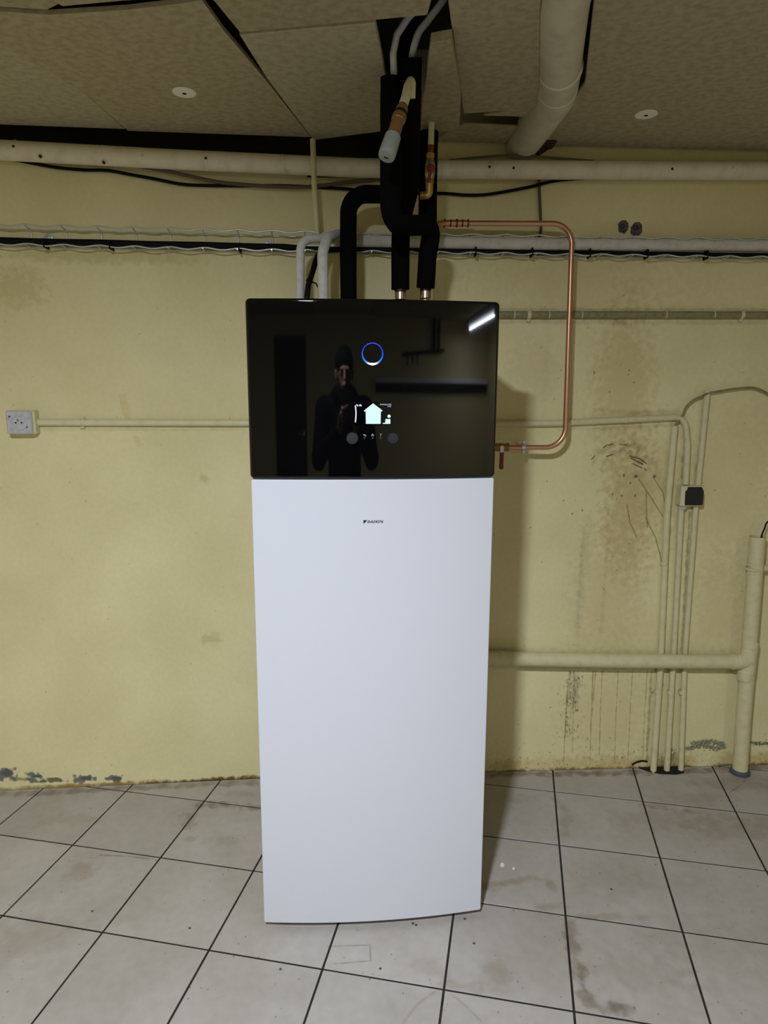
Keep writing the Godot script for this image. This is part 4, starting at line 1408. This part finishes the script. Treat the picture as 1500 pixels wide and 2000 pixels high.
func build_wall_fittings() -> void:
	# wire mesh tray, open to the room: wavy front wires, straight back wires and U-shaped cross wires
	var tray := thing("cable_tray", "galvanised wire mesh cable tray along the whole wall, with wavy edge wires", "cable tray", wall_pt(0.3, 1.88, 0.0))
	var yt := 1.9475
	var yb := 1.8905
	var pitch := 0.1088
	var x_first := wp(44, 441, 0.055).x
	for spec in [["edge_wire", yt, 0.055, true], ["edge_wire", yb, 0.055, true], ["back_wire", yt - 0.004, 0.0075, false], ["back_wire", (yt + yb) * 0.5 - 0.004, 0.0075, false], ["back_wire", yb + 0.002, 0.0075, false]]:
		var pts := []
		var n := 230
		for k in n + 1:
			var x := lerpf(-1.62, 1.72, float(k) / n)
			var y: float = spec[1]
			if spec[3]:
				y += 0.0032 * sin((x - x_first) / pitch * TAU + 1.2)
			pts.append(wall_pt(x, y, spec[2]))
		if spec[3]:
			run(tray, spec[0], local(tray, pts), 0.0024, M.steel, 6)
		else:
			run(tray, spec[0], local(tray, [pts[0], wall_pt(KX, spec[1], spec[2]), pts[n]]), 0.0022, M.steel, 6)
	for k in range(-4, 28):
		var x := x_first + k * pitch
		if x < -1.62 or x > 1.72:
			continue
		run(tray, "cross_wire", local(tray, rounded([wall_pt(x, yt + 0.002, 0.0575), wall_pt(x, yt - 0.002, 0.005), wall_pt(x, yb, 0.005), wall_pt(x, yb, 0.059)], 0.012, 4)), 0.0023, M.steel, 7)
	# its round fixings
	for x in [96.0, 522.0]:
		var p := wp(x, 465.0 if x < 200 else 475.0, 0.004)
		var st := begin()
		lathe(st, local(tray, [p])[0], wall_n(p.x), [[0.0, 0.0], [0.013, 0.0], [0.013, 0.004], [0.007, 0.005], [0.006, 0.010], [0.0, 0.011]], 20)
		obj("fixing_washer", st, M.steel, tray)
	# black cable lying in the tray
	var tc := thing("cable", "black cable bundle lying along the bottom of the wire tray", "cable", wall_pt(0.3, 1.89, 0.03))
	var pts := []
	for k in 40:
		var x := lerpf(-1.62, 1.72, k / 39.0)
		pts.append(wall_pt(x, yb + (0.0135 if x < -0.3 else 0.0098) + 0.0006 * sin(k * 1.7), 0.036))
	run(tc, "sheath", local(tc, pts), pts.map(func(p): return 0.0105 if p.x < -0.3 else 0.0072), M.cable, 12)
	for x in [85.0, 213.0, 465.0, 928.0, 1038.0, 1151.0, 1263.0, 1380.0]:
		var p := wp(x, 480.0 if x < 600 else 494.0, 0.05)
		var st := begin()
		var c := wall_pt(p.x, yb + 0.006, 0.040)
		cbox(st, Transform3D(Basis(), local(tc, [c])[0]), Vector3(0.005, 0.028, 0.036), 0.001)
		obj("cable_tie", st, M.cable, tc)
	# drain pipe along the top of the wall
	var dp := thing("drain_pipe", "long cream plastic drain pipe along the top of the wall", "pipe", wall_pt(0.0, 2.12, 0.06))
	var dpts := []
	for q in [[-150, 285.5], [0, 293], [350, 312], [550, 321], [700, 328], [875, 331], [1490, 333], [1640, 334]]:
		dpts.append(wp(q[0], q[1], 0.047))
	run(dp, "pipe", local(dp, dpts), 0.0290, M.drain, 24)
	for q in [[33, 294], [203, 304], [405, 314.5], [427, 315.5], [553, 321], [868, 331], [964, 331.5], [972, 331.5]]:
		var p := wp(q[0], q[1], 0.047)
		clip_ring(dp, "coupling", local(dp, [p])[0], Vector3(1, 0, SL if p.x < KX else SR), 0.0298, 0.005 if q[0] != 868 else 0.03, M.pvc_mark)
	for q in [[26, 286, 1], [78, 305, 1], [202, 317, 1], [402, 309, 1], [278, 303, 0], [556, 336, 0], [956, 326, 1], [1003, 328, 1], [1313, 330, 1], [1432, 327, 0]]:
		var p := wp(q[0], q[1], 0.0745)
		var st := begin()
		lathe(st, local(dp, [p])[0], wall_n(p.x), [[0.0045, -0.006], [0.0045, 0.001], [0.0035, 0.003], [0.0, 0.003]], 10)
		obj("clip_screw", st, M.rust if q[2] == 1 else M.pvc, dp)
	# cables below the drain pipe
	cable("long black cable sagging below the drain pipe, passing behind the black pipe bundle", [[25, 311], [60, 318], [110, 327], [165, 332], [210, 333], [255, 341], [300, 349], [350, 359], [390, 362], [470, 363], [560, 363], [660, 368], [745, 374], [835, 378], [870, 378], [910, 381], [950, 380], [1000, 372], [1040, 364], [1080, 354], [1130, 349], [1180, 346]], 0.014, 0.0052, M.cable)
	cable("grey-brown cable sagging under the drain pipe beside the black one", [[262, 323], [320, 333], [380, 346], [430, 356], [480, 361], [530, 364], [600, 365], [670, 357], [745, 350]], 0.026, 0.0060, M.brown_cable)
	cable("thin dark cable lying along under the drain pipe, just left of the bundle", [[600, 344], [660, 344], [745, 343]], 0.012, 0.004, M.cable)
	cable("dark cable arching over the drain pipe below the thick ceiling drain", [[875, 314], [920, 309], [970, 305], [1015, 304], [1060, 307], [1110, 311], [1160, 315]], 0.06, 0.0042, M.grey_cable)
	cable("grey cable running straight down the wall and curving left into the tray", [[1053, 345], [1054, 390], [1056, 430], [1056, 452], [1051, 470], [1042, 484]], 0.010, 0.0048, M.grey_cable)
	# short vertical conduit at the left of the bundle
	var vc := thing("conduit", "slim cream conduit dropping from the ceiling past the drain pipe", "pipe", zp(620, 458, 2.29))
	run(vc, "pipe", local(vc, [zp(611, 272, 2.29), zp(614, 360, 2.29), zp(618, 425, 2.29), zp(620, 458, 2.29)]), 0.0086, M.cream, 14)
	# conduits across the wall
	var c1 := thing("conduit", "straight grimy conduit high on the wall right of the cabinet", "pipe", wp(1200, 615, 0.013))
	run(c1, "pipe", local(c1, [wp(720, 614.5, 0.013), wp(1500, 615.5, 0.013), wp(1640, 616, 0.013)]), 0.0125, worn(Color(0.62, 0.585, 0.43), 0.7, 70, 0.16, 5.0), 16)
	for x in [1004.0, 1072.0, 1136.0, 1300.0, 1394.0]:
		var p := wp(x, 615, 0.013)
		clip_ring(c1, "paint_ring", local(c1, [p])[0], Vector3(1, 0, SR), 0.0129, 0.004, M.cream_pale)
	for x in [1033.0, 1449.0]:
		var p := wp(x, 615, 0.013)
		clip_ring(c1, "saddle_clip", local(c1, [p])[0], Vector3(1, 0, SR), 0.0142, 0.013, M.cream)
		var st := begin()
		cbox(st, Transform3D(Basis(), local(c1, [p])[0] + Vector3(0, -0.016, -0.006)), Vector3(0.012, 0.014, 0.008), 0.001)
		obj("clip_foot", st, M.cream, c1)
	var c2 := thing("conduit", "cream conduit from the wall socket to the cabinet's left side", "pipe", wp(300, 825, 0.012))
	run(c2, "pipe", local(c2, [wp(74, 825, 0.012), wp(575, 826.3, 0.012), wp(640, 826.6, 0.0125)]), 0.0115, M.cream_pale, 16)
	clip_ring(c2, "saddle_clip", local(c2, [wp(163, 825, 0.012)])[0], Vector3(1, 0, SL), 0.0132, 0.014, M.cream_pale)
	var st: SurfaceTool
	for s in [[161, 815.5], [161, 834.5]]:
		st = begin()
		cbox(st, Transform3D(Basis(), local(c2, [wp(s[0], s[1], 0.006)])[0]), Vector3(0.014, 0.008, 0.008), 0.001)
		obj("clip_foot", st, M.cream_pale, c2)
	clip_ring(c2, "joint_ring", local(c2, [wp(350, 825.5, 0.012)])[0], Vector3(1, 0, SL), 0.0118, 0.003, M.cream)
	var c3 := thing("conduit", "cream conduit from the cabinet's right side, bending down into the junction box", "pipe", wp(1200, 820, 0.012))
	run(c3, "pipe", local(c3, rounded([wp(642, 826.7, 0.0125), wp(880, 828, 0.013), wp(1080, 827, 0.013), wp(1180, 822, 0.013), wp(1338, 814, 0.016), wp(1343, 870, 0.016), wp(1339, 946, 0.016)], 0.045, 8)), 0.0112, M.cream, 16)
	for q in [[1222, 820, 1], [1342, 866, 0]]:
		var p := wp(q[0], q[1], 0.0145)
		clip_ring(c3, "sleeve_joint", local(c3, [p])[0], Vector3(1, 0, SR) if q[2] else Vector3.UP, 0.0122, 0.03 if q[2] == 0 else 0.012, M.cream)
	# vertical pipes down to the floor
	var specs := [
		["leftmost of three slim cream pipes running down to the floor, ending under the conduit's bend", [[1318, 832], [1303, 1000], [1290, 1300], [1272, 1507]]],
		["middle of three slim cream pipes running down to the floor, from under the junction box", [[1330, 990], [1330, 1000], [1316, 1270], [1298, 1509]]],
		["rightmost of three slim cream pipes running down to the floor, reaching highest up the wall", [[1382, 763], [1358, 1000], [1338, 1270], [1325, 1511]]]]
	for k in 3:
		var base: Vector3 = wp(specs[k][1][-1][0], 1507, 0.02)
		base.y = 0.0
		var vp := thing("riser_pipe", specs[k][0], "pipe", base, 0.0, "slim cream pipes down to the floor")
		var pp := []
		for q in specs[k][1]:
			pp.append(wp(q[0], q[1], 0.014))
		pp[-1] = wall_pt(pp[-1].x, -0.002, 0.028)
		if k == 1:
			pp[0].y -= 0.0
		run(vp, "pipe", local(vp, pp), [0.0118, 0.0112, 0.0105][k], [M.cream, M.cream, M.cream][k], 16)
		var cy: float = [1352, 1352, 1352][k]
		var cx: float = [1286, 1310, 1333][k]
		clip_ring(vp, "saddle_clip", local(vp, [wp(cx, cy, 0.016)])[0], Vector3.UP, 0.0135, 0.016, M.cream)
		if k == 0:
			clip_ring(vp, "saddle_clip", local(vp, [wp(1297, 1100, 0.014)])[0], Vector3.UP, 0.0135, 0.014, M.cream)
	# dark ragged hole in the floor round them: tar-like packing
	st = begin()
	var hole := PackedVector2Array()
	for q in [[1246, 1500], [1262, 1496], [1300, 1494], [1334, 1496], [1336, 1510], [1320, 1513], [1290, 1512], [1266, 1507]]:
		var p := hp(q[0], q[1], 0.0)
		hole.append(Vector2(p.x, p.z))
	hole = Geometry2D.intersect_polygons(hole, room_outline(0.002))[0]
	prism(st, Transform3D(Basis(Vector3(1, 0, 0), Vector3(0, 0, 1), Vector3(0, 1, 0)), Vector3.ZERO), hole, 0.0002, 0.0035, 0.001)
	tag(obj("floor_seal", st, M.dark_dirt), "black tar-like packing on the floor round the feet of three slim pipes", "seal")
	# junction box
	var jb := thing("junction_box", "square junction box with black cover between the cream pipes", "junction box", wp(1340, 966, 0.0))
	var jn := wall_n(jb.position.x)
	var jbasis := Basis(Vector3(jn.z, 0, -jn.x), Vector3.UP, jn)
	st = begin()
	cbox(st, Transform3D(jbasis, jn * 0.022), Vector3(0.078, 0.073, 0.044), 0.003)
	obj("housing", st, M.cream_pale, jb)
	st = begin()
	var cov := PackedVector2Array([Vector2(-0.027, 0.034), Vector2(0.022, 0.034), Vector2(0.027, 0.022), Vector2(0.030, 0.018), Vector2(0.030, -0.026), Vector2(0.026, -0.032), Vector2(-0.034, -0.031), Vector2(-0.035, 0.018), Vector2(-0.029, 0.024)])
	prism(st, Transform3D(jbasis, jn * 0.044 + jbasis.x * 0.009), cov, 0.0, 0.007, 0.0015)
	obj("cover", st, M.dark_plastic, jb)
	st = begin()
	lathe(st, jbasis.x * -0.018 + Vector3(0, -0.036, 0) + jn * 0.016, Vector3.DOWN, [[0.0, 0.0], [0.015, 0.0], [0.015, 0.012], [0.012, 0.016], [0.0, 0.016]], 14)
	obj("gland", st, M.socket, jb)
	# thin wall cable from the bend, up to the pipe and off to the right
	cable("thin wall cable looping from the conduit bend over the tallest pipe to the right", [[1318, 829], [1326, 822], [1334, 808], [1340, 795], [1352, 783], [1368, 775], [1384, 768], [1400, 765], [1430, 760], [1465, 757], [1482, 760], [1500, 769], [1530, 785]], 0.022, 0.0038, worn(Color(0.60, 0.57, 0.38), 0.7, 71, 0.15, 6.0))
	# waste pipe across and its stack
	var wpipe := thing("waste_pipe", "thick cream waste pipe running level from the cabinet to the stack", "pipe", wp(1200, 1290, 0.05))
	run(wpipe, "pipe", local(wpipe, [wp(720, 1279, 0.054), wp(890, 1283, 0.054), wp(1000, 1286.5, 0.054), wp(1200, 1290.5, 0.054), wp(1432, 1292.5, 0.054)]), 0.0265, M.cream, 24)
	for q in [[971, 1285.5, 0.052, 0.0278], [1437, 1292.5, 0.030, 0.0285]]:
		clip_ring(wpipe, "coupling", local(wpipe, [wp(q[0], q[1], 0.054)])[0], Vector3(1, 0, SR), q[3], q[2], M.cream)
	clip_ring(wpipe, "pale_ring", local(wpipe, [wp(1430, 1292.5, 0.054)])[0], Vector3(1, 0, SR), 0.0290, 0.005, M.cream_pale)
	var sb := wall_pt(wp(1443, 1500, 0.05).x, 0.0, 0.055)
	var stack := thing("waste_stack", "upright open-topped cream waste pipe at the right edge, standing on the floor", "pipe", sb)
	var t0 := wp(1480, 1048, 0.055)
	var t1 := wp(1462, 1280, 0.055)
	st = begin()
	tube(st, local(stack, [sb + Vector3(0, 0.004, 0), wp(1452, 1400, 0.055), t1, t0]), 0.0272, 24, false)
	tube(st, local(stack, [t0, t0.lerp(t1, 0.5)]), 0.0245, 24, false)
	var rim := begin()
	lathe(st, local(stack, [t0])[0], Vector3.UP, [[0.0272, -0.0001], [0.0245, 0.0]], 24)
	obj("pipe", st, M.cream, stack)
	for q in [[1474, 1102, 0.008, 0.0285], [1472, 1111, 0.010, 0.0288], [1465, 1263, 0.045, 0.0288], [1456, 1318, 0.045, 0.0288]]:
		clip_ring(stack, "collar", local(stack, [wp(q[0], q[1], 0.055)])[0], Vector3.UP, q[3], q[2], M.cream)
	st = begin()
	var tc0: Vector3 = local(stack, [wp(1461, 1291, 0.055)])[0]
	lathe(st, tc0, Vector3(-1, 0, -SR), [[0.0, 0.0], [0.0285, 0.0], [0.0285, 0.040], [0.0265, 0.044]], 24)
	lathe(st, tc0 + Vector3(0, -0.05, 0), Vector3.UP, [[0.0272, 0.0], [0.0292, 0.004], [0.0292, 0.096], [0.0272, 0.10]], 24)
	obj("tee_fitting", st, M.cream, stack)
	st = begin()
	lathe(st, Vector3(0, 0, 0.0), Vector3.UP, [[0.0, 0.0], [0.036, 0.0], [0.036, 0.010], [0.031, 0.016], [0.028, 0.017]], 24)
	tag_part(obj("grey_base_collar", st, mat(Color(0.30, 0.31, 0.33), 0.6), stack), "grey rubber collar at its foot")
	run(stack, "side_stub", local(stack, [wp(1478, 1110, 0.045), wp(1520, 1110, 0.045)]), 0.013, M.cream, 14)
	cable("thin dark cable coming out of the waste stack's open top", [[1485, 1075], [1487, 1050], [1489, 1042], [1494, 1030], [1497, 1022], [1504, 1016], [1520, 1008]], 0.06, 0.0028, M.cable)
	# a dark flex lying at the foot of the wall
	cable("short black flex lying on the wall's foot beside the slim pipes", [[1234, 1494], [1242, 1489], [1254, 1486], [1264, 1487]], 0.008, 0.003, M.cable)
	# wall socket
	var so := thing("wall_socket", "square grey-white wall socket with two round holes, far left on the wall", "socket", wp(51, 824, 0.0))
	var sn := wall_n(so.position.x)
	var sb2 := Basis(Vector3(sn.z, 0, -sn.x), Vector3.UP, sn)
	st = begin()
	cbox(st, Transform3D(sb2, sn * 0.02), Vector3(0.088, 0.079, 0.040), 0.004)
	obj("back_box", st, M.cream_pale, so)
	st = begin()
	cbox(st, Transform3D(sb2, sn * 0.046 + sb2.x * -0.002), Vector3(0.080, 0.076, 0.012), 0.004)
	obj("face_plate", st, M.socket, so)
	st = begin()
	var fc := sn * 0.052 + sb2.x * -0.002
	lathe(st, fc, sn, [[0.027, -0.001], [0.027, 0.003], [0.0255, 0.004], [0.0215, 0.004], [0.0205, 0.0005], [0.0, 0.0005]], 32)
	obj("socket_well", st, M.socket, so)
	for q in [[-0.0095, -0.001, 0.0027], [0.0095, -0.001, 0.0027], [-0.028, 0.019, 0.0035], [0.024, -0.014, 0.0035]]:
		st = begin()
		lathe(st, fc + sb2.x * q[0] + Vector3(0, q[1], 0) + sn * (0.0006 if absf(q[0]) < 0.02 else 0.0001), sn, [[q[2], 0.0], [q[2], 0.0006], [0.0, 0.0006]], 14)
		obj("pin_hole" if absf(q[0]) < 0.02 else "plate_screw", st, M.hole if absf(q[0]) < 0.02 else M.plaster, so)
	run(so, "earth_pin", [fc + Vector3(0, 0.009, 0), fc + Vector3(0, 0.009, 0) + sn * 0.012], 0.0024, M.nickel, 10)
	# the thick drain that runs along the ceiling and turns into the wall
	var bd := thing("ceiling_drain", "thick pale plastic drain pipe running along the ceiling and angling into the wall", "pipe", hp(1100, 150, 2.25))
	var h := 2.25
	run(bd, "pipe", local(bd, [hp(1103, 0, h) + Vector3(-0.06, 0, 0.55), hp(1103, 0, h), hp(1092, 150, h)]), 0.0535, M.pvc, 28)
	run(bd, "bend", local(bd, dense(rounded([hp(1093, 140, h), hp(1086, 186, h), hp(1046, 243, h - 0.005)], 0.10, 8))), 0.0550, M.pvc, 28)
	run(bd, "end_pipe", local(bd, [hp(1060, 226, h - 0.003), hp(1018, 284, h - 0.01), hp(1012, 292, h - 0.012)]), 0.0535, M.pvc, 28)
	for q in [[1095, 130, 1094, 142], [1089, 168, 1087, 175]]:
		var a := hp(q[0], q[1], h)
		var b := hp(q[2], q[3], h)
		clip_ring(bd, "coupling_ring", local(bd, [a])[0], b - a, 0.0565, 0.008, M.pvc_mark)
	# flakes of plaster on the floor
	for q in [[981, 1690, 0.008], [1003, 1697, 0.006]]:
		var p := hp(q[0], q[1], 0.0)
		var fl := PackedVector2Array()
		for k in 7:
			var a := TAU * k / 7
			fl.append(Vector2(cos(a), sin(a) * 1.4) * q[2] * rng.randf_range(0.6, 1.1))
		st = begin()
		prism(st, Transform3D(Basis(Vector3(1, 0, 0), Vector3(0, 0, 1), Vector3(0, 1, 0)), p + Vector3(0, 0.0005, 0)), fl, 0.0, 0.0018, 0.0004)
		tag(obj("plaster_flake", st, mat(Color(0.93, 0.92, 0.88), 0.5)), "larger white plaster flake on a floor tile right of the cabinet" if q[2] > 0.007 else "smaller white plaster flake on a floor tile right of the cabinet", "flake", "plaster flakes on the floor")

func cable(label: String, pts: Array, off: float, r: float, m: Material) -> void:
	var w := []
	for q in pts:
		w.append(wp(q[0], q[1], off))
	var mid: Vector3 = w[w.size() / 2]
	var st := begin()
	var p := []
	for q in smooth(w, 5):
		p.append(q - mid)
	tube(st, p, r, 10)
	var o := obj("cable", st, m)
	o.position = mid
	tag(o, label, "cable")

# ---------------------------------------------------------------- behind the photographer, seen only in the black panel
func build_behind() -> void:
	var st := begin()
	cbox(st, Transform3D(Basis(), Vector3(-1.0, 1.01, ZF - 0.02)), Vector3(0.68, 2.02, 0.035), 0.004)
	var d := obj("door_1", st, mat(Color(0.085, 0.05, 0.04), 0.5))
	d.set_meta("kind", "structure")
	st = begin()
	lathe(st, Vector3(-0.72, 1.02, ZF - 0.0375), Vector3.FORWARD, [[0.0, 0.0], [0.024, 0.0], [0.024, 0.006], [0.009, 0.008], [0.009, 0.045], [0.0, 0.045]], 18)
	cbox(st, Transform3D(Basis(), Vector3(-0.77, 1.02, ZF - 0.085)), Vector3(0.12, 0.018, 0.012), 0.004)
	obj("door_handle", st, M.steel, d)
	var duct := thing("duct", "grey trunking along the wall behind the photographer, above a dark rail", "duct", Vector3(2.25, 1.53, ZF - 0.05))
	st = begin()
	cbox(st, Transform3D(Basis(), Vector3(0, 0.05, 0)), Vector3(2.8, 0.06, 0.09), 0.01)
	obj("trunking", st, mat(Color(0.93, 0.93, 0.95), 0.5), duct)
	st = begin()
	cbox(st, Transform3D(Basis(), Vector3(0, -0.03, 0.02)), Vector3(2.8, 0.09, 0.05), 0.006)
	obj("dark_rail", st, M.dark_plastic, duct)
	var mf := thing("pipe_manifold", "dark pipes and taps on the wall behind the photographer", "pipes", Vector3(1.7, 1.85, ZF - 0.06))
	run(mf, "header_pipe", [Vector3(-0.25, 0, 0), Vector3(0.75, 0.06, 0)], 0.02, M.rust, 12)
	for x in [-0.15, -0.02, 0.1]:
		run(mf, "tap", [Vector3(x, 0, 0), Vector3(x, -0.10, -0.03)], 0.014, M.rust, 10)
	for x in [0.5, 0.62]:
		run(mf, "riser", [Vector3(x, 0.03, 0), Vector3(x, BOARD_Y - 1.85, 0)], 0.03, M.dark_plastic, 12)

# ---------------------------------------------------------------- the photographer
func finger(bones: Array, base: Vector3, dirs: Array, lens: Array, r: float) -> void:
	var p := base
	for k in dirs.size():
		var q: Vector3 = p + (dirs[k] as Vector3).normalized() * lens[k]
		bones.append([p, q, r * (1.0 - 0.07 * k), r * (1.0 - 0.07 * (k + 1))])
		p = q

func build_person() -> void:
	# a phone held upright, its lens at the camera
	var tilt := Basis(Vector3.RIGHT, PITCH)
	var ph := thing("smartphone", "dark smartphone held upright in both hands of the photographer", "smartphone", Vector3(0, EYE, 0))
	ph.basis = tilt
	var st := begin()
	cbox(st, Transform3D(Basis(), Vector3(0.020, -0.052, 0.0085)), Vector3(0.076, 0.160, 0.008), 0.003)
	obj("body", st, mat(Color(0.03, 0.03, 0.035), 0.25), ph)
	st = begin()
	lathe(st, Vector3(0, 0, 0.0046), Vector3.FORWARD, [[0.0075, 0.0], [0.0075, 0.0012], [0.006, 0.0016], [0.0, 0.0014]], 20)
	lathe(st, Vector3(0, -0.024, 0.0046), Vector3.FORWARD, [[0.0075, 0.0], [0.0075, 0.0012], [0.006, 0.0016], [0.0, 0.0014]], 20)
	obj("lens", st, M.black_gloss, ph)
	st = begin()
	cbox(st, Transform3D(Basis(), Vector3(0.020, -0.052, 0.0127)), Vector3(0.070, 0.150, 0.0006), 0.0002)
	obj("screen", st, mat(Color(0.02, 0.025, 0.03), 0.1), ph)
	# the figure, facing the wall (towards -z)
	var o := Vector3(0.0, 0.0, 0.42)
	var person := thing("person", "person in dark hooded jacket and beanie photographing with a raised phone", "person", o)
	var P := func(x: float, y: float, z: float) -> Vector3: return Vector3(x, y * 0.965 if y != EYE else y, z) - o
	var hip := 0.92
	var skin := mat(Color(0.48, 0.33, 0.26), 0.6)
	var black := worn(Color(0.02, 0.02, 0.024), 0.9, 80, 0.15, 6.0, 0.2)
	var blue := worn(Color(0.022, 0.023, 0.03), 0.9, 81, 0.15, 6.0, 0.2)
	# body: one continuous figure
	var le := [P.call(-0.205, 1.40, 0.42), P.call(-0.245, 1.135, 0.34), P.call(-0.055, 1.305, 0.09)]
	var re := [P.call(0.205, 1.40, 0.42), P.call(0.25, 1.135, 0.34), P.call(0.085, 1.305, 0.09)]
	var body := []
	body.append_array([[P.call(0, 1.00, 0.42), P.call(0, 1.30, 0.42), 0.125, 0.13], [P.call(-0.07, 0.92, 0.42), P.call(0.07, 0.92, 0.42), 0.105, 0.105], [P.call(-0.16, 1.39, 0.42), P.call(0.16, 1.39, 0.42), 0.065, 0.065], [P.call(0, 1.38, 0.42), P.call(0, 1.50, 0.405), 0.055, 0.052]])
	for arm in [le, re]:
		body.append([arm[0], arm[1], 0.048, 0.038])
		body.append([arm[1], arm[2], 0.038, 0.026])
	for s in [-1.0, 1.0]:
		body.append([P.call(s * 0.09, 0.88, 0.42), P.call(s * 0.105, 0.49, 0.41), 0.082, 0.054])
		body.append([P.call(s * 0.105, 0.49, 0.41), P.call(s * 0.115, 0.09, 0.44), 0.052, 0.036])
		body.append([P.call(s * 0.115, 0.055, 0.45), P.call(s * 0.125, 0.04, 0.28), 0.036, 0.026])
	st = begin()
	nets(st, body, 0.014, 0.03)
	# head, with its own finer grid
	var h := P.call(0.0, 1.585, 0.385) as Vector3
	var head := [[h + Vector3(0, 0.03, 0.02), h + Vector3(0, 0.03, 0.0), 0.078, 0.076], [h + Vector3(0, -0.01, -0.02), h + Vector3(0, -0.07, -0.045), 0.062, 0.036], [h + Vector3(0, -0.08, 0.03), h + Vector3(0, -0.16, 0.03), 0.048, 0.05],
		[h + Vector3(0, 0.012, -0.086), h + Vector3(0, -0.022, -0.102), 0.008, 0.0125], [h + Vector3(-0.035, 0.03, -0.076), h + Vector3(0.035, 0.03, -0.076), 0.008, 0.008], [h + Vector3(-0.016, -0.052, -0.082), h + Vector3(0.016, -0.052, -0.082), 0.008, 0.008],
		[h + Vector3(-0.078, 0.015, 0.012), h + Vector3(-0.076, -0.02, 0.008), 0.013, 0.009], [h + Vector3(0.078, 0.015, 0.012), h + Vector3(0.076, -0.02, 0.008), 0.013, 0.009]]
	nets(st, head, 0.0055, 0.014)
	# hands round the phone's lower half, fingers behind it, thumbs on the screen side
	for s in [-1.0, 1.0]:
		var edge := -0.018 if s < 0 else 0.058
		var wrist: Vector3 = le[2] if s < 0 else re[2]
		var c: Vector3 = tilt * Vector3(edge + s * 0.018, -0.100, 0.020) + P.call(0, EYE, 0)
		var hand := [[wrist, c, 0.026, 0.024], [c + tilt * Vector3(0, -0.022, 0.004), c + tilt * Vector3(-s * 0.004, 0.026, 0.0), 0.017, 0.016]]
		for f in 4:
			var y := -0.128 + f * 0.0185
			var b: Vector3 = tilt * Vector3(edge + s * 0.014, y, 0.010) + P.call(0, EYE, 0)
			var ln: float = [0.78, 0.95, 1.0, 0.92][f]
			finger(hand, b, [tilt * Vector3(s * 0.05, 0.15, -1.0), tilt * Vector3(-s * 0.95, 0.42, -0.12), tilt * Vector3(-s * 0.95, 0.45, 0.02)], [0.019, 0.030 * ln, 0.024 * ln], 0.0080)
		var tb: Vector3 = tilt * Vector3(edge + s * 0.016, -0.112, 0.024) + P.call(0, EYE, 0)
		finger(hand, tb, [tilt * Vector3(-s * 0.3, 0.8, 0.25), tilt * Vector3(-s * 0.8, 0.6, -0.15)], [0.034, 0.028], 0.0095)
		nets(st, hand, 0.0035, 0.006)
	obj("body", st, skin, person)
	for s in [-1.0, 1.0]:
		st = begin()
		lathe(st, h + Vector3(s * 0.031, 0.012, -0.068), Vector3.FORWARD, [[0.012, 0.0], [0.011, 0.005], [0.008, 0.0095], [0.0, 0.012]], 14)
		obj("eye", st, mat(Color(0.45, 0.44, 0.42), 0.4), person)
		st = begin()
		lathe(st, h + Vector3(s * 0.031, 0.012, -0.078), Vector3.FORWARD, [[0.0055, 0.0], [0.005, 0.0018], [0.0, 0.0026]], 12)
		obj("iris", st, mat(Color(0.08, 0.05, 0.03), 0.1), person)
	# clothes follow the body a little outside it
	var jacket := [[P.call(0, 0.93, 0.42), P.call(0, 1.30, 0.42), 0.158, 0.155], [P.call(-0.07, 0.84, 0.42), P.call(0.07, 0.84, 0.42), 0.125, 0.125], [P.call(-0.165, 1.385, 0.42), P.call(0.165, 1.385, 0.42), 0.085, 0.085], [P.call(-0.06, 1.46, 0.43), P.call(0.06, 1.46, 0.43), 0.07, 0.07], [P.call(0, 1.44, 0.36), P.call(0, 1.49, 0.345), 0.06, 0.05]]
	for arm in [le, re]:
		jacket.append([arm[0], arm[1], 0.072, 0.062])
		jacket.append([arm[1], (arm[1] as Vector3).lerp(arm[2], 0.93), 0.060, 0.040])
	st = begin()
	nets(st, jacket, 0.014, 0.03)
	obj("jacket", st, blue, person)
	st = begin()
	var legs := []
	for s in [-1.0, 1.0]:
		legs.append([P.call(s * 0.09, 0.86, 0.42), P.call(s * 0.105, 0.49, 0.41), 0.10, 0.076])
		legs.append([P.call(s * 0.105, 0.49, 0.41), P.call(s * 0.115, 0.10, 0.44), 0.074, 0.060])
	legs.append([P.call(-0.06, 0.90, 0.42), P.call(0.06, 0.90, 0.42), 0.115, 0.115])
	nets(st, legs, 0.014, 0.02)
	obj("trousers", st, black, person)
	for s in [-1.0, 1.0]:
		st = begin()
		nets(st, [[P.call(s * 0.115, 0.055, 0.47), P.call(s * 0.118, 0.055, 0.40), 0.048, 0.044], [P.call(s * 0.118, 0.048, 0.40), P.call(s * 0.125, 0.040, 0.27), 0.046, 0.036]], 0.009, 0.02)
		obj("shoe", st, black, person)
	st = begin()
	nets(st, [[h + Vector3(0, 0.075, 0.022), h + Vector3(0, 0.085, 0.012), 0.074, 0.070], [h + Vector3(0, 0.055, 0.030), h + Vector3(0, 0.045, 0.035), 0.086, 0.084], [h + Vector3(-0.05, 0.058, -0.045), h + Vector3(0.05, 0.058, -0.045), 0.030, 0.030]], 0.009, 0.03)
	obj("beanie", st, black, person)
	st = begin()
	nets(st, [[h + Vector3(-0.03, -0.115, 0.0), h + Vector3(0.03, -0.115, 0.0), 0.078, 0.078], [h + Vector3(0, -0.10, -0.045), h + Vector3(0, -0.15, -0.05), 0.050, 0.06]], 0.010, 0.02)
	obj("scarf", st, black, person)
